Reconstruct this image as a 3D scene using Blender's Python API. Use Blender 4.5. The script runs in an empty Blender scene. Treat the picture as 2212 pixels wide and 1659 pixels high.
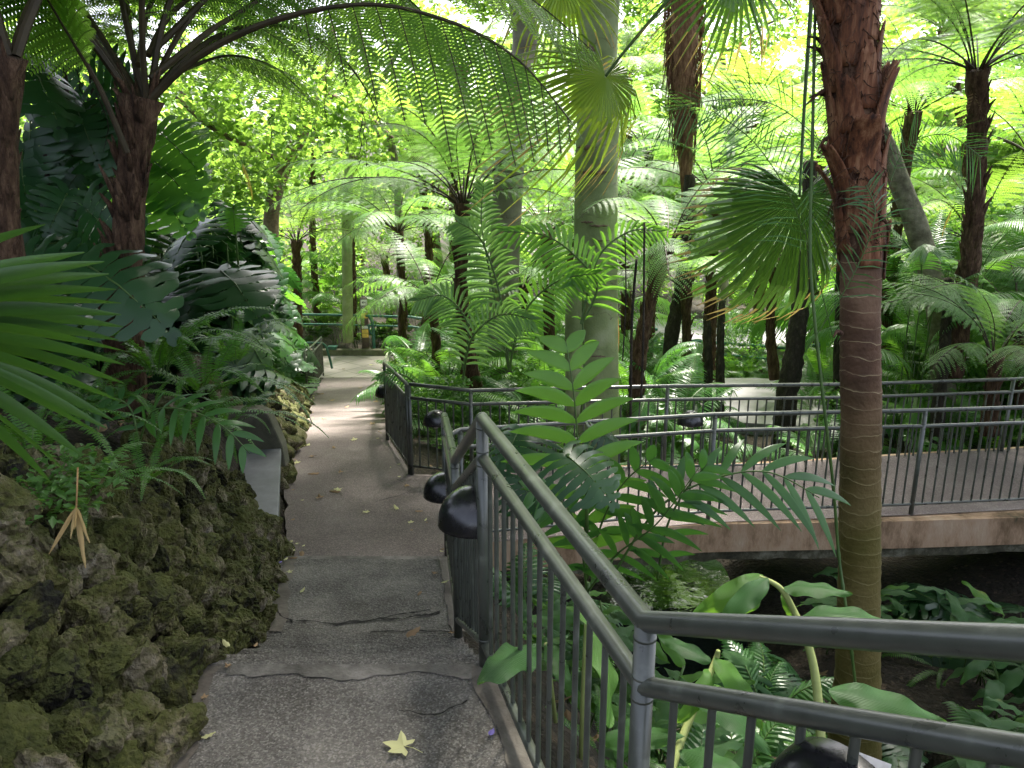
import bpy, math, random
import numpy as np
from math import sin, cos, pi, radians
from mathutils import Vector, Matrix, noise, Euler

random.seed(11)
sc = bpy.context.scene
COL = sc.collection
# ------------------------------------------------------------------ camera, sky, sun, exposure
PITCH = radians(15.8)
FPX = 1789.0                        # focal length in pixels of the 2212 px wide view used for measuring
cam = bpy.data.cameras.new('camera')
cam.sensor_width = 36; cam.lens = 36 * FPX / 2212
cam.clip_start = .05; cam.clip_end = 600
camo = bpy.data.objects.new('camera', cam)
COL.objects.link(camo)
camo.location = (0, 0, 0); camo.rotation_euler = (pi / 2 - PITCH, 0, 0)
sc.camera = camo

SUN_EL, SUN_AZ = radians(60), radians(18)        # azimuth clockwise from +Y
w = bpy.data.worlds.new("World"); sc.world = w; w.use_nodes = True
nt = w.node_tree
sky = nt.nodes.new('ShaderNodeTexSky'); sky.sky_type = 'NISHITA'; sky.sun_disc = False
sky.sun_elevation = SUN_EL; sky.sun_rotation = SUN_AZ
sky.air_density = .55; sky.dust_density = 4.0; sky.ozone_density = 0.0
hs = nt.nodes.new('ShaderNodeHueSaturation'); hs.inputs['Saturation'].default_value = .55
nt.links.new(sky.outputs[0], hs.inputs['Color']); nt.links.new(hs.outputs[0], nt.nodes['Background'].inputs[0])
nt.nodes['Background'].inputs[1].default_value = 0.15
sun = bpy.data.lights.new('sun', 'SUN'); sun.energy = 4.5; sun.angle = radians(7); sun.color = (1, .95, .84)
suno = bpy.data.objects.new('sun', sun); COL.objects.link(suno)
sd = Vector((sin(SUN_AZ) * cos(SUN_EL), cos(SUN_AZ) * cos(SUN_EL), sin(SUN_EL)))
suno.rotation_euler = sd.to_track_quat('Z', 'Y').to_euler(); suno.location = sd * 60
sc.view_settings.view_transform = 'Standard'; sc.view_settings.look = 'None'
sc.view_settings.exposure = 2.3; sc.view_settings.gamma = 1.0
cy = sc.cycles
cy.max_bounces = 7; cy.diffuse_bounces = 4; cy.glossy_bounces = 2; cy.transmission_bounces = 4
cy.transparent_max_bounces = 4; cy.use_adaptive_sampling = True; cy.adaptive_threshold = .02
cy.use_denoising = True; cy.caustics_reflective = False; cy.caustics_refractive = False
cy.sample_clamp_indirect = 6

# ------------------------------------------------------------------ measuring helpers
CP, SP = cos(PITCH), sin(PITCH)
def P(u, v, d):
    x = (u - 1106) / FPX; y = -(v - 829.5) / FPX
    return Vector((x * d, d * (CP + y * SP), d * (-SP + y * CP)))
def PY(u, v, Y):
    y = -(v - 829.5) / FPX
    return P(u, v, Y / (CP + y * SP))
def PZ(u, v, z):
    y = -(v - 829.5) / FPX
    return P(u, v, z / (-SP + y * CP))
def interp(x, xs, ys):
    return float(np.interp(x, xs, ys))

# ------------------------------------------------------------------ mesh helpers
class MB:
    def __init__(s): s.v = []; s.f = []; s.m = []
    def add(s, vs, fs, mi=0):
        b = len(s.v); s.v.extend([tuple(q) for q in vs])
        for f in fs: s.f.append(tuple(i + b for i in f)); s.m.append(mi)
    def merge(s, o, M=None, mi=None):
        vs = o.v if M is None else [M @ Vector(q) for q in o.v]
        b = len(s.v); s.v.extend([tuple(q) for q in vs])
        for f, m in zip(o.f, o.m): s.f.append(tuple(i + b for i in f)); s.m.append(m if mi is None else mi)
    def mesh(s, name, mats, smooth=True):
        me = bpy.data.meshes.new(name); me.from_pydata(s.v, [], s.f)
        for m in (mats if isinstance(mats, (list, tuple)) else [mats]): me.materials.append(m)
        if len(me.materials) > 1: me.polygons.foreach_set('material_index', s.m)
        if smooth: me.polygons.foreach_set('use_smooth', [True] * len(me.polygons))
        me.update(); return me
    def obj(s, name, mats, parent=None, smooth=True):
        return link(name, s.mesh(name, mats, smooth), parent)

def link(name, data, parent=None, M=None):
    o = bpy.data.objects.new(name, data); COL.objects.link(o)
    if parent is not None: o.parent = parent
    if M is not None: o.matrix_local = M
    return o
def tag(o, label=None, cat=None, group=None, kind=None):
    if label: o['label'] = label
    if cat: o['category'] = cat
    if group: o['group'] = group
    if kind: o['kind'] = kind
    return o
def empty(name, loc, label, cat, group=None, rz=0):
    o = bpy.data.objects.new(name, None); COL.objects.link(o)
    o.location = loc; o.rotation_euler = (0, 0, rz); o.empty_display_size = .1
    return tag(o, label, cat, group)

def frames(pts):
    pts = [Vector(p) for p in pts]; T = []
    for i in range(len(pts)):
        a = pts[max(i - 1, 0)]; b = pts[min(i + 1, len(pts) - 1)]
        T.append((b - a).normalized())
    n = T[0].orthogonal().normalized(); N = []
    for t in T:
        n = (n - t * n.dot(t))
        n = n.normalized() if n.length > 1e-6 else t.orthogonal().normalized()
        N.append(n.copy())
    return pts, T, N
def tube(mb, pts, r, n=8, mi=0, cap=True, rough=0, rs=6., seed=0):
    pts, T, N = frames(pts); k = len(pts)
    rr = r if isinstance(r, (list, tuple)) else [r] * k
    vs = []; fs = []
    for i in range(k):
        B = T[i].cross(N[i])
        for j in range(n):
            a = 2 * pi * j / n
            d = N[i] * cos(a) + B * sin(a); q = rr[i]
            if rough:
                q *= 1 + rough * noise.noise((pts[i] + d * .3) * rs + Vector((seed, seed * 2, 0)))
            vs.append(pts[i] + d * q)
    for i in range(k - 1):
        for j in range(n):
            a = i * n + j; b = i * n + (j + 1) % n
            fs.append((a, b, b + n, a + n))
    if cap:
        fs.append(tuple(range(n - 1, -1, -1))); fs.append(tuple(range((k - 1) * n, k * n)))
    mb.add(vs, fs, mi)
def box(mb, x0, x1, y0, y1, z0, z1, mi=0):
    v = [(x, y, z) for z in (z0, z1) for y in (y0, y1) for x in (x0, x1)]
    mb.add(v, [(0, 2, 3, 1), (4, 5, 7, 6), (0, 1, 5, 4), (2, 6, 7, 3), (0, 4, 6, 2), (1, 3, 7, 5)], mi)
def smoothpts(pts, n=6):
    pts = [Vector(p) for p in pts]; out = []
    for i in range(len(pts) - 1):
        p0 = pts[max(i - 1, 0)]; p1 = pts[i]; p2 = pts[i + 1]; p3 = pts[min(i + 2, len(pts) - 1)]
        for k in range(n):
            t = k / n
            out.append(.5 * ((2 * p1) + (p2 - p0) * t + (2 * p0 - 5 * p1 + 4 * p2 - p3) * t * t + (3 * p1 - p0 - 3 * p2 + p3) * t ** 3))
    out.append(pts[-1]); return out
def lerps(vals, k):
    return [float(q) for q in np.interp(np.linspace(0, 1, k), np.linspace(0, 1, len(vals)), vals)]

# ------------------------------------------------------------------ materials
MATS = {}
def newmat(name):
    m = bpy.data.materials.new(name); m.use_nodes = True
    n = m.node_tree.nodes; l = m.node_tree.links
    return m, n, l, n['Principled BSDF']
def ramp(n, stops, interp_='LINEAR'):
    r = n.new('ShaderNodeValToRGB'); r.color_ramp.interpolation = interp_
    while len(r.color_ramp.elements) < len(stops): r.color_ramp.elements.new(.5)
    for e, (p, c) in zip(r.color_ramp.elements, stops):
        e.position = p; e.color = (c[0], c[1], c[2], 1)
    return r
def leaf_mat(name, c1, c2, tr, rough=.4, tw=.4, spec=.5, spots=None):
    m, n, l, b = newmat(name)
    geo = n.new('ShaderNodeNewGeometry'); oi = n.new('ShaderNodeObjectInfo')
    tc = n.new('ShaderNodeTexCoord')
    no = n.new('ShaderNodeTexNoise'); no.inputs['Scale'].default_value = 5; no.inputs['Detail'].default_value = 3
    l.new(tc.outputs['Object'], no.inputs['Vector'])
    a = n.new('ShaderNodeMath'); a.operation = 'ADD'
    l.new(geo.outputs['Random Per Island'], a.inputs[0]); l.new(oi.outputs['Random'], a.inputs[1])
    a2 = n.new('ShaderNodeMath'); a2.operation = 'MULTIPLY_ADD'; a2.inputs[1].default_value = .35
    l.new(a.outputs[0], a2.inputs[0])
    a3 = n.new('ShaderNodeMath'); a3.operation = 'MULTIPLY'; a3.inputs[1].default_value = .4
    l.new(no.outputs[0], a3.inputs[0]); l.new(a3.outputs[0], a2.inputs[2])
    r = ramp(n, [(.15, c1), (.85, c2)] if not spots else [(.15, c1), (.8, c2), (.9, spots)])
    l.new(a2.outputs[0], r.inputs[0]); l.new(r.outputs[0], b.inputs['Base Color'])
    b.inputs['Roughness'].default_value = rough
    b.inputs['Specular IOR Level'].default_value = spec
    t = n.new('ShaderNodeBsdfTranslucent')
    mixc = n.new('ShaderNodeMix'); mixc.data_type = 'RGBA'; mixc.inputs['Factor'].default_value = .75
    l.new(r.outputs[0], mixc.inputs['A']); mixc.inputs['B'].default_value = (*tr, 1)
    l.new(mixc.outputs['Result'], t.inputs['Color'])
    mx = n.new('ShaderNodeMixShader'); mx.inputs[0].default_value = tw
    l.new(b.outputs[0], mx.inputs[1]); l.new(t.outputs[0], mx.inputs[2])
    l.new(mx.outputs[0], n['Material Output'].inputs['Surface'])
    MATS[name] = m; return m
def rock_mat(name, stops, scale=6, rough=.85, bump=.5, bscale=40, dist=.01, voro=None, stretch=(1, 1, 1), spec=.3, coord='Object'):
    m, n, l, b = newmat(name)
    tc = n.new('ShaderNodeTexCoord'); mp = n.new('ShaderNodeMapping'); mp.inputs['Scale'].default_value = stretch
    l.new(tc.outputs[coord], mp.inputs[0])
    no = n.new('ShaderNodeTexNoise'); no.inputs['Scale'].default_value = scale; no.inputs['Detail'].default_value = 8
    no.inputs['Roughness'].default_value = .68
    l.new(mp.outputs[0], no.inputs['Vector'])
    r = ramp(n, stops); l.new(no.outputs[0], r.inputs[0])
    col = r.outputs[0]
    n2 = n.new('ShaderNodeTexNoise'); n2.inputs['Scale'].default_value = bscale; n2.inputs['Detail'].default_value = 6
    l.new(mp.outputs[0], n2.inputs['Vector'])
    if voro:
        vo = n.new('ShaderNodeTexVoronoi'); vo.inputs['Scale'].default_value = voro[0]
        l.new(mp.outputs[0], vo.inputs['Vector'])
        r2 = ramp(n, voro[1]); l.new(vo.outputs['Color'], r2.inputs[0])
        mc = n.new('ShaderNodeMix'); mc.data_type = 'RGBA'; mc.blend_type = 'MIX'; mc.inputs['Factor'].default_value = voro[2]
        l.new(col, mc.inputs['A']); l.new(r2.outputs[0], mc.inputs['B']); col = mc.outputs['Result']
    l.new(col, b.inputs['Base Color'])
    bp = n.new('ShaderNodeBump'); bp.inputs['Strength'].default_value = bump; bp.inputs['Distance'].default_value = dist
    l.new(n2.outputs[0], bp.inputs['Height']); l.new(bp.outputs[0], b.inputs['Normal'])
    b.inputs['Roughness'].default_value = rough; b.inputs['Specular IOR Level'].default_value = spec
    MATS[name] = m; return m

LF = leaf_mat
LF('fern', (.045, .12, .025), (.09, .21, .035), (.30, .60, .05), .42, .55)
LF('fern_near', (.06, .145, .025), (.11, .22, .035), (.42, .72, .08), .45, .62)  # brighter than fern: backlight is worked into the green
LF('palm_pale', (.06, .13, .045), (.11, .22, .07), (.28, .52, .09), .4, .4)  # paler copy of palm, with sunlight put into the colour
LF('fern_pale', (.055, .135, .040), (.115, .25, .072), (.30, .58, .08), .48, .5)
LF('fern_yellow', (.08, .18, .025), (.16, .28, .04), (.38, .62, .07), .5, .58)
LF('palm', (.022, .075, .02), (.05, .14, .03), (.13, .36, .03), .34, .35)
LF('palm_lime', (.04, .13, .02), (.09, .22, .03), (.24, .52, .04), .36, .45)
LF('palm_blade', (.022, .065, .018), (.045, .11, .02), (.14, .34, .02), .34, .28)
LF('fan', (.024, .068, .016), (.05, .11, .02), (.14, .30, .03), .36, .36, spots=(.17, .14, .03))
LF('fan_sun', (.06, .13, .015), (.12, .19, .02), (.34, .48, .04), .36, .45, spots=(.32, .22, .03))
LF('fan_tip', (.32, .22, .06), (.42, .30, .10), (.5, .38, .12), .6, .3)
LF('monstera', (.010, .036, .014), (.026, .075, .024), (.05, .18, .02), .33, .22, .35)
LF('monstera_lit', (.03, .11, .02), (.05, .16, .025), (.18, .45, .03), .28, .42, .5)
LF('sword', (.03, .10, .015), (.06, .17, .02), (.16, .40, .02), .4, .4)
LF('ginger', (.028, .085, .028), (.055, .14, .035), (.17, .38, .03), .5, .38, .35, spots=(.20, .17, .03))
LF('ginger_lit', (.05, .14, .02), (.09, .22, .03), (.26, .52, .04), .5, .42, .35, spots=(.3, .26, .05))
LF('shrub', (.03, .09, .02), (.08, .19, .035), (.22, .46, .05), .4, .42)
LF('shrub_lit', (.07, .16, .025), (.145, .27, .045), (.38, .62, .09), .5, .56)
LF('tree_leaf', (.05, .12, .02), (.12, .22, .03), (.37, .60, .075), .45, .56)
LF('canopy', (.03, .08, .02), (.06, .13, .03), (.15, .30, .04), .5, .35)
LF('yellow', (.45, .32, .02), (.60, .46, .05), (.7, .5, .05), .5, .4)
LF('orange', (.55, .20, .02), (.65, .28, .03), (.7, .3, .03), .5, .35)
LF('dry_leaf', (.12, .07, .035), (.34, .22, .11), (.3, .2, .1), .7, .2)
LF('pale_leaf', (.50, .50, .22), (.60, .58, .30), (.6, .6, .3), .6, .25)
LF('flower', (.18, .14, .45), (.26, .2, .6), (.3, .25, .6), .6, .3)
LF('dead_palm', (.30, .19, .06), (.48, .35, .15), (.3, .2, .08), .6, .3)

rock_mat('limestone', [(.33, (.009, .008, .005)), (.42, (.034, .032, .012)), (.49, (.075, .076, .018)), (.57, (.088, .080, .032)), (.68, (.19, .16, .105)), (.82, (.30, .27, .21))],
         8, .92, 1.0, 55, .03)
rock_mat('soil', [(.3, (.009, .008, .005)), (.55, (.030, .024, .014)), (.72, (.065, .048, .03))], 5, .95, 1., 24, .05,
         voro=(30, [(.3, (.012, .010, .007)), (.8, (.035, .026, .018)), (.95, (.13, .09, .06))], .5))  # browns lowered overall so the colour carries the gully shade
rock_mat('asphalt', [(.28, (.040, .034, .027)), (.43, (.085, .077, .066)), (.56, (.145, .132, .116)), (.72, (.24, .22, .19))], 3.4, .80, 1.0, 60, .018,
         voro=(150, [(.2, (.03, .027, .024)), (.55, (.105, .097, .088)), (.9, (.40, .38, .35))], .32))
rock_mat('asphalt_red', [(.28, (.065, .053, .052)), (.45, (.115, .093, .091)), (.58, (.15, .125, .122)), (.72, (.21, .18, .175))], 1.7, .8, .8, 70, .010,
         voro=(120, [(.2, (.05, .04, .037)), (.6, (.13, .10, .095)), (.9, (.32, .28, .25))], .4))
rock_mat('nosing', [(.3, (.05, .045, .038)), (.5, (.125, .115, .10)), (.7, (.24, .22, .20))], 5, .85, .8, 70, .008)
rock_mat('edge_concrete', [(.3, (.05, .042, .034)), (.5, (.11, .095, .078)), (.7, (.20, .18, .15))], 3, .85, .6, 60, .006)
rock_mat('bridge_side', [(.30, (.045, .045, .022)), (.40, (.18, .115, .065)), (.52, (.36, .24, .15)), (.68, (.44, .33, .23)), (.8, (.48, .40, .30))], 3.2, .88, .7, 50, .008, stretch=(1, 1, .45))
rock_mat('dark_concrete', [(.3, (.015, .016, .010)), (.5, (.07, .065, .04)), (.7, (.24, .23, .17))], 5, .9, .9, 40, .01)  # mottled darker tone for the recessed band under the slab
rock_mat('bench_concrete', [(.3, (.075, .08, .085)), (.5, (.13, .135, .145)), (.75, (.21, .215, .23))], 2.5, .55, .3, 60, .003, spec=.5)
rock_mat('old_concrete', [(.3, (.06, .06, .04)), (.5, (.12, .115, .08)), (.7, (.2, .19, .15))], 3, .85, .5, 50, .005)
rock_mat('plaza_pale', [(.3, (.25, .23, .25)), (.7, (.36, .34, .37))], 2, .8, .2, 60, .003)
rock_mat('crack', [(.3, (.008, .007, .006)), (.7, (.02, .017, .014))], 20)
rock_mat('fern_trunk', [(.3, (.018, .009, .005)), (.5, (.075, .042, .024)), (.68, (.16, .10, .06))], 9, .95, 1., 26, .04, stretch=(2.5, 2.5, .7))
rock_mat('dark_trunk', [(.3, (.012, .010, .007)), (.55, (.035, .028, .02)), (.7, (.08, .065, .045))], 9, .95, 1., 30, .03, stretch=(2, 2, .8))
rock_mat('boot', [(.34, (.028, .012, .008)), (.5, (.16, .060, .026)), (.68, (.36, .19, .10))], 5, .7, .6, 40, .008, stretch=(4, 4, .6))
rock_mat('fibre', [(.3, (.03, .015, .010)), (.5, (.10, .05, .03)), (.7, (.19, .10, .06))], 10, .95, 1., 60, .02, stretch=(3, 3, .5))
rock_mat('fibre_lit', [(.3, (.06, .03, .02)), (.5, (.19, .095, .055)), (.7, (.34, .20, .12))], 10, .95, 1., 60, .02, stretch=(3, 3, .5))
rock_mat('pale_bark', [(.3, (.06, .055, .035)), (.5, (.14, .13, .085)), (.7, (.26, .24, .17))], 7, .9, .8, 40, .012)
rock_mat('brown_bark', [(.3, (.06, .04, .03)), (.5, (.15, .10, .075)), (.7, (.24, .17, .13))], 8, .9, .8, 40, .012)
rock_mat('stalk', [(.3, (.022, .017, .008)), (.7, (.055, .040, .018))], 8, .6, .3, 60, .003)
rock_mat('green_stalk', [(.3, (.035, .075, .018)), (.7, (.08, .14, .03))], 8, .45, .2, 60, .002)
rock_mat('pale_stalk', [(.3, (.18, .22, .06)), (.7, (.34, .38, .14))], 6, .5, .2, 60, .002)
rock_mat('hay', [(.3, (.20, .11, .04)), (.7, (.42, .27, .11))], 8, .7)

def metal(name, c, rough, wear=.06):
    m, n, l, b = newmat(name)
    tc = n.new('ShaderNodeTexCoord')
    no = n.new('ShaderNodeTexNoise'); no.inputs['Scale'].default_value = 14; no.inputs['Detail'].default_value = 7
    l.new(tc.outputs['Object'], no.inputs['Vector'])
    r = ramp(n, [(.30, tuple(q * .5 for q in c)), (.42, tuple(q * .85 for q in c)), (.58, c), (.70, tuple(min(1, q * 1.5 + .015) for q in c))])
    l.new(no.outputs[0], r.inputs[0]); l.new(r.outputs[0], b.inputs['Base Color'])
    mr = n.new('ShaderNodeMapRange'); mr.inputs['To Min'].default_value = rough - .08; mr.inputs['To Max'].default_value = rough + .12
    l.new(no.outputs[0], mr.inputs['Value']); l.new(mr.outputs[0], b.inputs['Roughness'])
    n2 = n.new('ShaderNodeTexNoise'); n2.inputs['Scale'].default_value = 220
    l.new(tc.outputs['Object'], n2.inputs['Vector'])
    bp = n.new('ShaderNodeBump'); bp.inputs['Strength'].default_value = .18; bp.inputs['Distance'].default_value = .001
    l.new(n2.outputs[0], bp.inputs['Height']); l.new(bp.outputs[0], b.inputs['Normal'])
    b.inputs['Specular IOR Level'].default_value = .7
    MATS[name] = m; return m
metal('rail_grey', (.070, .077, .062), .28)
metal('rail_green', (.015, .11, .085), .4)
metal('rail_moss', (.16, .17, .115), .45)
metal('black_enamel', (.012, .012, .014), .25)
metal('pole_brown', (.06, .035, .025), .5)
metal('white_board', (.70, .70, .72), .5)
metal('yellow_board', (.62, .42, .08), .5)
metal('red_board', (.5, .03, .02), .5)
metal('black_board', (.01, .01, .012), .5)
metal('rail_white', (.5, .5, .48), .5)
def ringed(name, stops, ring, freq, dist=.006, moss=None, rw=.12, nz=0.35):
    """bark with horizontal leaf scars: wavy thin rings along Z (object space)"""
    m, n, l, b = newmat(name)
    tc = n.new('ShaderNodeTexCoord')
    no = n.new('ShaderNodeTexNoise'); no.inputs['Scale'].default_value = 3.2; no.inputs['Detail'].default_value = 8
    l.new(tc.outputs['Object'], no.inputs['Vector'])
    r = ramp(n, stops); l.new(no.outputs[0], r.inputs[0])
    sep = n.new('ShaderNodeSeparateXYZ'); l.new(tc.outputs['Object'], sep.inputs[0])
    n3 = n.new('ShaderNodeTexNoise'); n3.inputs['Scale'].default_value = 5; n3.inputs['Detail'].default_value = 3
    l.new(tc.outputs['Object'], n3.inputs['Vector'])
    ma = n.new('ShaderNodeMath'); ma.operation = 'MULTIPLY_ADD'; ma.inputs[1].default_value = freq
    l.new(sep.outputs[2], ma.inputs[0])
    mb_ = n.new('ShaderNodeMath'); mb_.operation = 'MULTIPLY'; mb_.inputs[1].default_value = nz * 4
    l.new(n3.outputs[0], mb_.inputs[0]); l.new(mb_.outputs[0], ma.inputs[2])
    fr = n.new('ShaderNodeMath'); fr.operation = 'FRACT'; l.new(ma.outputs[0], fr.inputs[0])
    lt = ramp(n, [(0, (1, 1, 1)), (rw, (.15, .15, .15)), (rw + .06, (0, 0, 0)), (1, (0, 0, 0))])
    l.new(fr.outputs[0], lt.inputs[0])
    n4 = n.new('ShaderNodeTexNoise'); n4.inputs['Scale'].default_value = 9
    l.new(tc.outputs['Object'], n4.inputs['Vector'])
    r4 = ramp(n, [(.35, (.1, .1, .1)), (.6, (1, 1, 1))]); l.new(n4.outputs[0], r4.inputs[0])
    mm = n.new('ShaderNodeMath'); mm.operation = 'MULTIPLY'; l.new(lt.outputs[0], mm.inputs[0]); l.new(r4.outputs[0], mm.inputs[1])
    mc = n.new('ShaderNodeMix'); mc.data_type = 'RGBA'; l.new(mm.outputs[0], mc.inputs['Factor'])
    l.new(r.outputs[0], mc.inputs['A']); mc.inputs['B'].default_value = (*ring, 1)
    out = mc.outputs['Result']
    if moss:   # algae green below a height
        mr = n.new('ShaderNodeMapRange'); mr.inputs['From Min'].default_value = moss[0]; mr.inputs['From Max'].default_value = moss[1]
        mr.inputs['To Min'].default_value = .8; mr.inputs['To Max'].default_value = 0
        l.new(sep.outputs[2], mr.inputs['Value'])
        m2 = n.new('ShaderNodeMath'); m2.operation = 'MULTIPLY'; l.new(mr.outputs[0], m2.inputs[0]); m2.inputs[1].default_value = 1.
        mc2 = n.new('ShaderNodeMix'); mc2.data_type = 'RGBA'; l.new(m2.outputs[0], mc2.inputs['Factor'])
        mu = n.new('ShaderNodeMix'); mu.data_type = 'RGBA'; mu.inputs['Factor'].default_value = .75
        l.new(out, mu.inputs['A']); mu.inputs['B'].default_value = (*moss[2], 1)
        l.new(out, mc2.inputs['A']); l.new(mu.outputs['Result'], mc2.inputs['B']); out = mc2.outputs['Result']
    l.new(out, b.inputs['Base Color'])
    ad = n.new('ShaderNodeMath'); ad.operation = 'MULTIPLY_ADD'; ad.inputs[1].default_value = 1.
    n5 = n.new('ShaderNodeTexNoise'); n5.inputs['Scale'].default_value = 45; n5.inputs['Detail'].default_value = 5
    l.new(tc.outputs['Object'], n5.inputs['Vector'])
    l.new(lt.outputs[0], ad.inputs[0]); l.new(n5.outputs[0], ad.inputs[2])
    bp = n.new('ShaderNodeBump'); bp.inputs['Strength'].default_value = .7; bp.inputs['Distance'].default_value = dist
    l.new(ad.outputs[0], bp.inputs['Height']); l.new(bp.outputs[0], b.inputs['Normal'])
    b.inputs['Roughness'].default_value = .75; b.inputs['Specular IOR Level'].default_value = .3
    MATS[name] = m; return m
ringed('smooth_trunk', [(.3, (.15, .19, .075)), (.5, (.22, .265, .115)), (.7, (.32, .35, .20))], (.11, .08, .06), 2.6, .012, rw=.04, nz=.25)
ringed('grey_trunk', [(.3, (.10, .09, .065)), (.5, (.17, .155, .115)), (.7, (.24, .22, .17))], (.10, .075, .055), 3, .008, rw=.05)
zl = lambda v: PY(1856, v, 4.55).z - PY(1842, 1800, 4.55).z
ringed('palm_trunk', [(.3, (.045, .024, .014)), (.5, (.115, .062, .036)), (.7, (.19, .115, .07))], (.38, .30, .16), 11, .010, moss=(zl(1130), zl(800), (.105, .105, .012)), rw=.055, nz=.30)
m = MATS['limestone']; n = m.node_tree.nodes; l = m.node_tree.links
geo = n.new('ShaderNodeNewGeometry'); rmp = [q for q in n if q.type == 'VALTORGB'][0]; src = rmp.inputs[0].links[0].from_socket
sep = n.new('ShaderNodeSeparateXYZ'); l.new(geo.outputs['Normal'], sep.inputs[0])
a1 = n.new('ShaderNodeMath'); a1.operation = 'MULTIPLY_ADD'; a1.inputs[1].default_value = .26; a1.inputs[2].default_value = -.12; l.new(geo.outputs['Random Per Island'], a1.inputs[0])
a2 = n.new('ShaderNodeMath'); a2.operation = 'ADD'; l.new(src, a2.inputs[0]); l.new(a1.outputs[0], a2.inputs[1]); l.new(a2.outputs[0], rmp.inputs[0])
mn = n.new('ShaderNodeTexNoise'); mn.inputs['Scale'].default_value = 3.2; mn.inputs['Detail'].default_value = 5
tcx = n.new('ShaderNodeTexCoord'); l.new(tcx.outputs['Object'], mn.inputs['Vector'])
a3 = n.new('ShaderNodeMath'); a3.operation = 'MULTIPLY_ADD'; a3.inputs[1].default_value = .35; l.new(sep.outputs[2], a3.inputs[0]); l.new(mn.outputs[0], a3.inputs[2])
mr3 = ramp(n, [(.58, (0, 0, 0)), (.76, (.6, .6, .6))]); l.new(a3.outputs[0], mr3.inputs[0])
mx3 = n.new('ShaderNodeMix'); mx3.data_type = 'RGBA'; l.new(mr3.outputs[0], mx3.inputs['Factor']); l.new(rmp.outputs[0], mx3.inputs['A']); mx3.inputs['B'].default_value = (.062, .074, .014, 1)
l.new(mx3.outputs['Result'], n['Principled BSDF'].inputs['Base Color'])
# plaza tiles
m, n, l, b = newmat('tiles')
tc = n.new('ShaderNodeTexCoord'); mp = n.new('ShaderNodeMapping'); mp.inputs['Rotation'].default_value = (0, 0, radians(38))
l.new(tc.outputs['Object'], mp.inputs[0])
br = n.new('ShaderNodeTexBrick'); br.offset = 0; br.inputs['Scale'].default_value = 1; br.inputs['Brick Width'].default_value = .62
br.inputs['Row Height'].default_value = .62; br.inputs['Mortar Size'].default_value = .012
br.inputs['Color1'].default_value = (.27, .235, .22, 1); br.inputs['Color2'].default_value = (.31, .27, .25, 1); br.inputs['Mortar'].default_value = (.12, .10, .09, 1)
l.new(mp.outputs[0], br.inputs[0]); l.new(br.outputs[0], b.inputs['Base Color']); b.inputs['Roughness'].default_value = .8
MATS['tiles'] = m
for nm, sx, sc_ in (('ginger', 1, 55), ('ginger_lit', 1, 55), ('palm_lime', 0, 0)):
    if not sc_: continue
    m = MATS[nm]; n = m.node_tree.nodes; l = m.node_tree.links
    wv = n.new('ShaderNodeTexWave'); wv.wave_type = 'BANDS'; wv.bands_direction = 'Y'; wv.inputs['Scale'].default_value = sc_; wv.inputs['Distortion'].default_value = 1.2; wv.inputs['Detail'].default_value = 2
    tcx = n.new('ShaderNodeTexCoord'); mpx = n.new('ShaderNodeMapping'); mpx.inputs['Scale'].default_value = (.35, 1, .3); l.new(tcx.outputs['Object'], mpx.inputs[0]); l.new(mpx.outputs[0], wv.inputs['Vector'])
    bpx = n.new('ShaderNodeBump'); bpx.inputs['Strength'].default_value = .5; bpx.inputs['Distance'].default_value = .004; l.new(wv.outputs['Fac'], bpx.inputs['Height']); l.new(bpx.outputs[0], n['Principled BSDF'].inputs['Normal'])
m, n, l, b = newmat('water'); b.inputs['Base Color'].default_value = (.01, .015, .012, 1); b.inputs['Roughness'].default_value = .06
tc = n.new('ShaderNodeTexCoord'); no = n.new('ShaderNodeTexNoise'); no.inputs['Scale'].default_value = 7; l.new(tc.outputs['Object'], no.inputs['Vector'])
bp = n.new('ShaderNodeBump'); bp.inputs['Strength'].default_value = .3; bp.inputs['Distance'].default_value = .02
l.new(no.outputs[0], bp.inputs['Height']); l.new(bp.outputs[0], b.inputs['Normal']); MATS['water'] = m

# ------------------------------------------------------------------ layout of the path (metres, camera at the origin)
YS = [-4, .45, .80, 1.40, 2.77, 3.89, 5.14, 5.80, 8.2, 9.8, 16.3, 20.0, 24]
XL = [-.75, -.85, -.90, -1.00, -1.22, -1.32, -1.57, -1.74, -2.42, -2.75, -4.19, -4.72, -5.2]
XR = [.85, .75, .56, .27, -.10, -.26, -.44, -.50, -1.06, -1.53, -2.55, -2.85, -3]
ZP = [-1.5, -1.5, -1.5, -1.91, -1.91, -2.50, -2.67, -3.04, -3.32, -3.50, -4.95, -5.5, -5.5]
def xl(y): return interp(y, YS, XL)
def xr(y): return interp(y, YS, XR)
def zp(y): return interp(y, YS, ZP)
E0 = Vector((-.50, 5.80, -3.04)); H0 = Vector((3.66, 6.99, -3.22)); H1 = Vector((9.5, 7.9, -3.34)); K0 = Vector((-.41, 6.2, -3.13)); K1 = Vector((1.74, 6.75, -3.18))
F0 = Vector((-1.06, 8.2, -3.32)); G0 = Vector((-.42, 8.10, -3.36)); G1 = Vector((1.63, 8.33, -3.38)); G2 = Vector((5.5, 8.75, -3.42)); G3 = Vector((9.5, 9.6, -3.55))
def near_y(x): return interp(x, [E0.x, K0.x, K1.x, H0.x, H1.x], [E0.y, K0.y, K1.y, H0.y, H1.y])
def far_y(x): return interp(x, [F0.x, G0.x, G1.x, G2.x, G3.x], [F0.y, G0.y, G1.y, G2.y, G3.y])
def sstep(a, b, x):
    t = min(1, max(0, (x - a) / (b - a))); return t * t * (3 - 2 * t)
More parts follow.
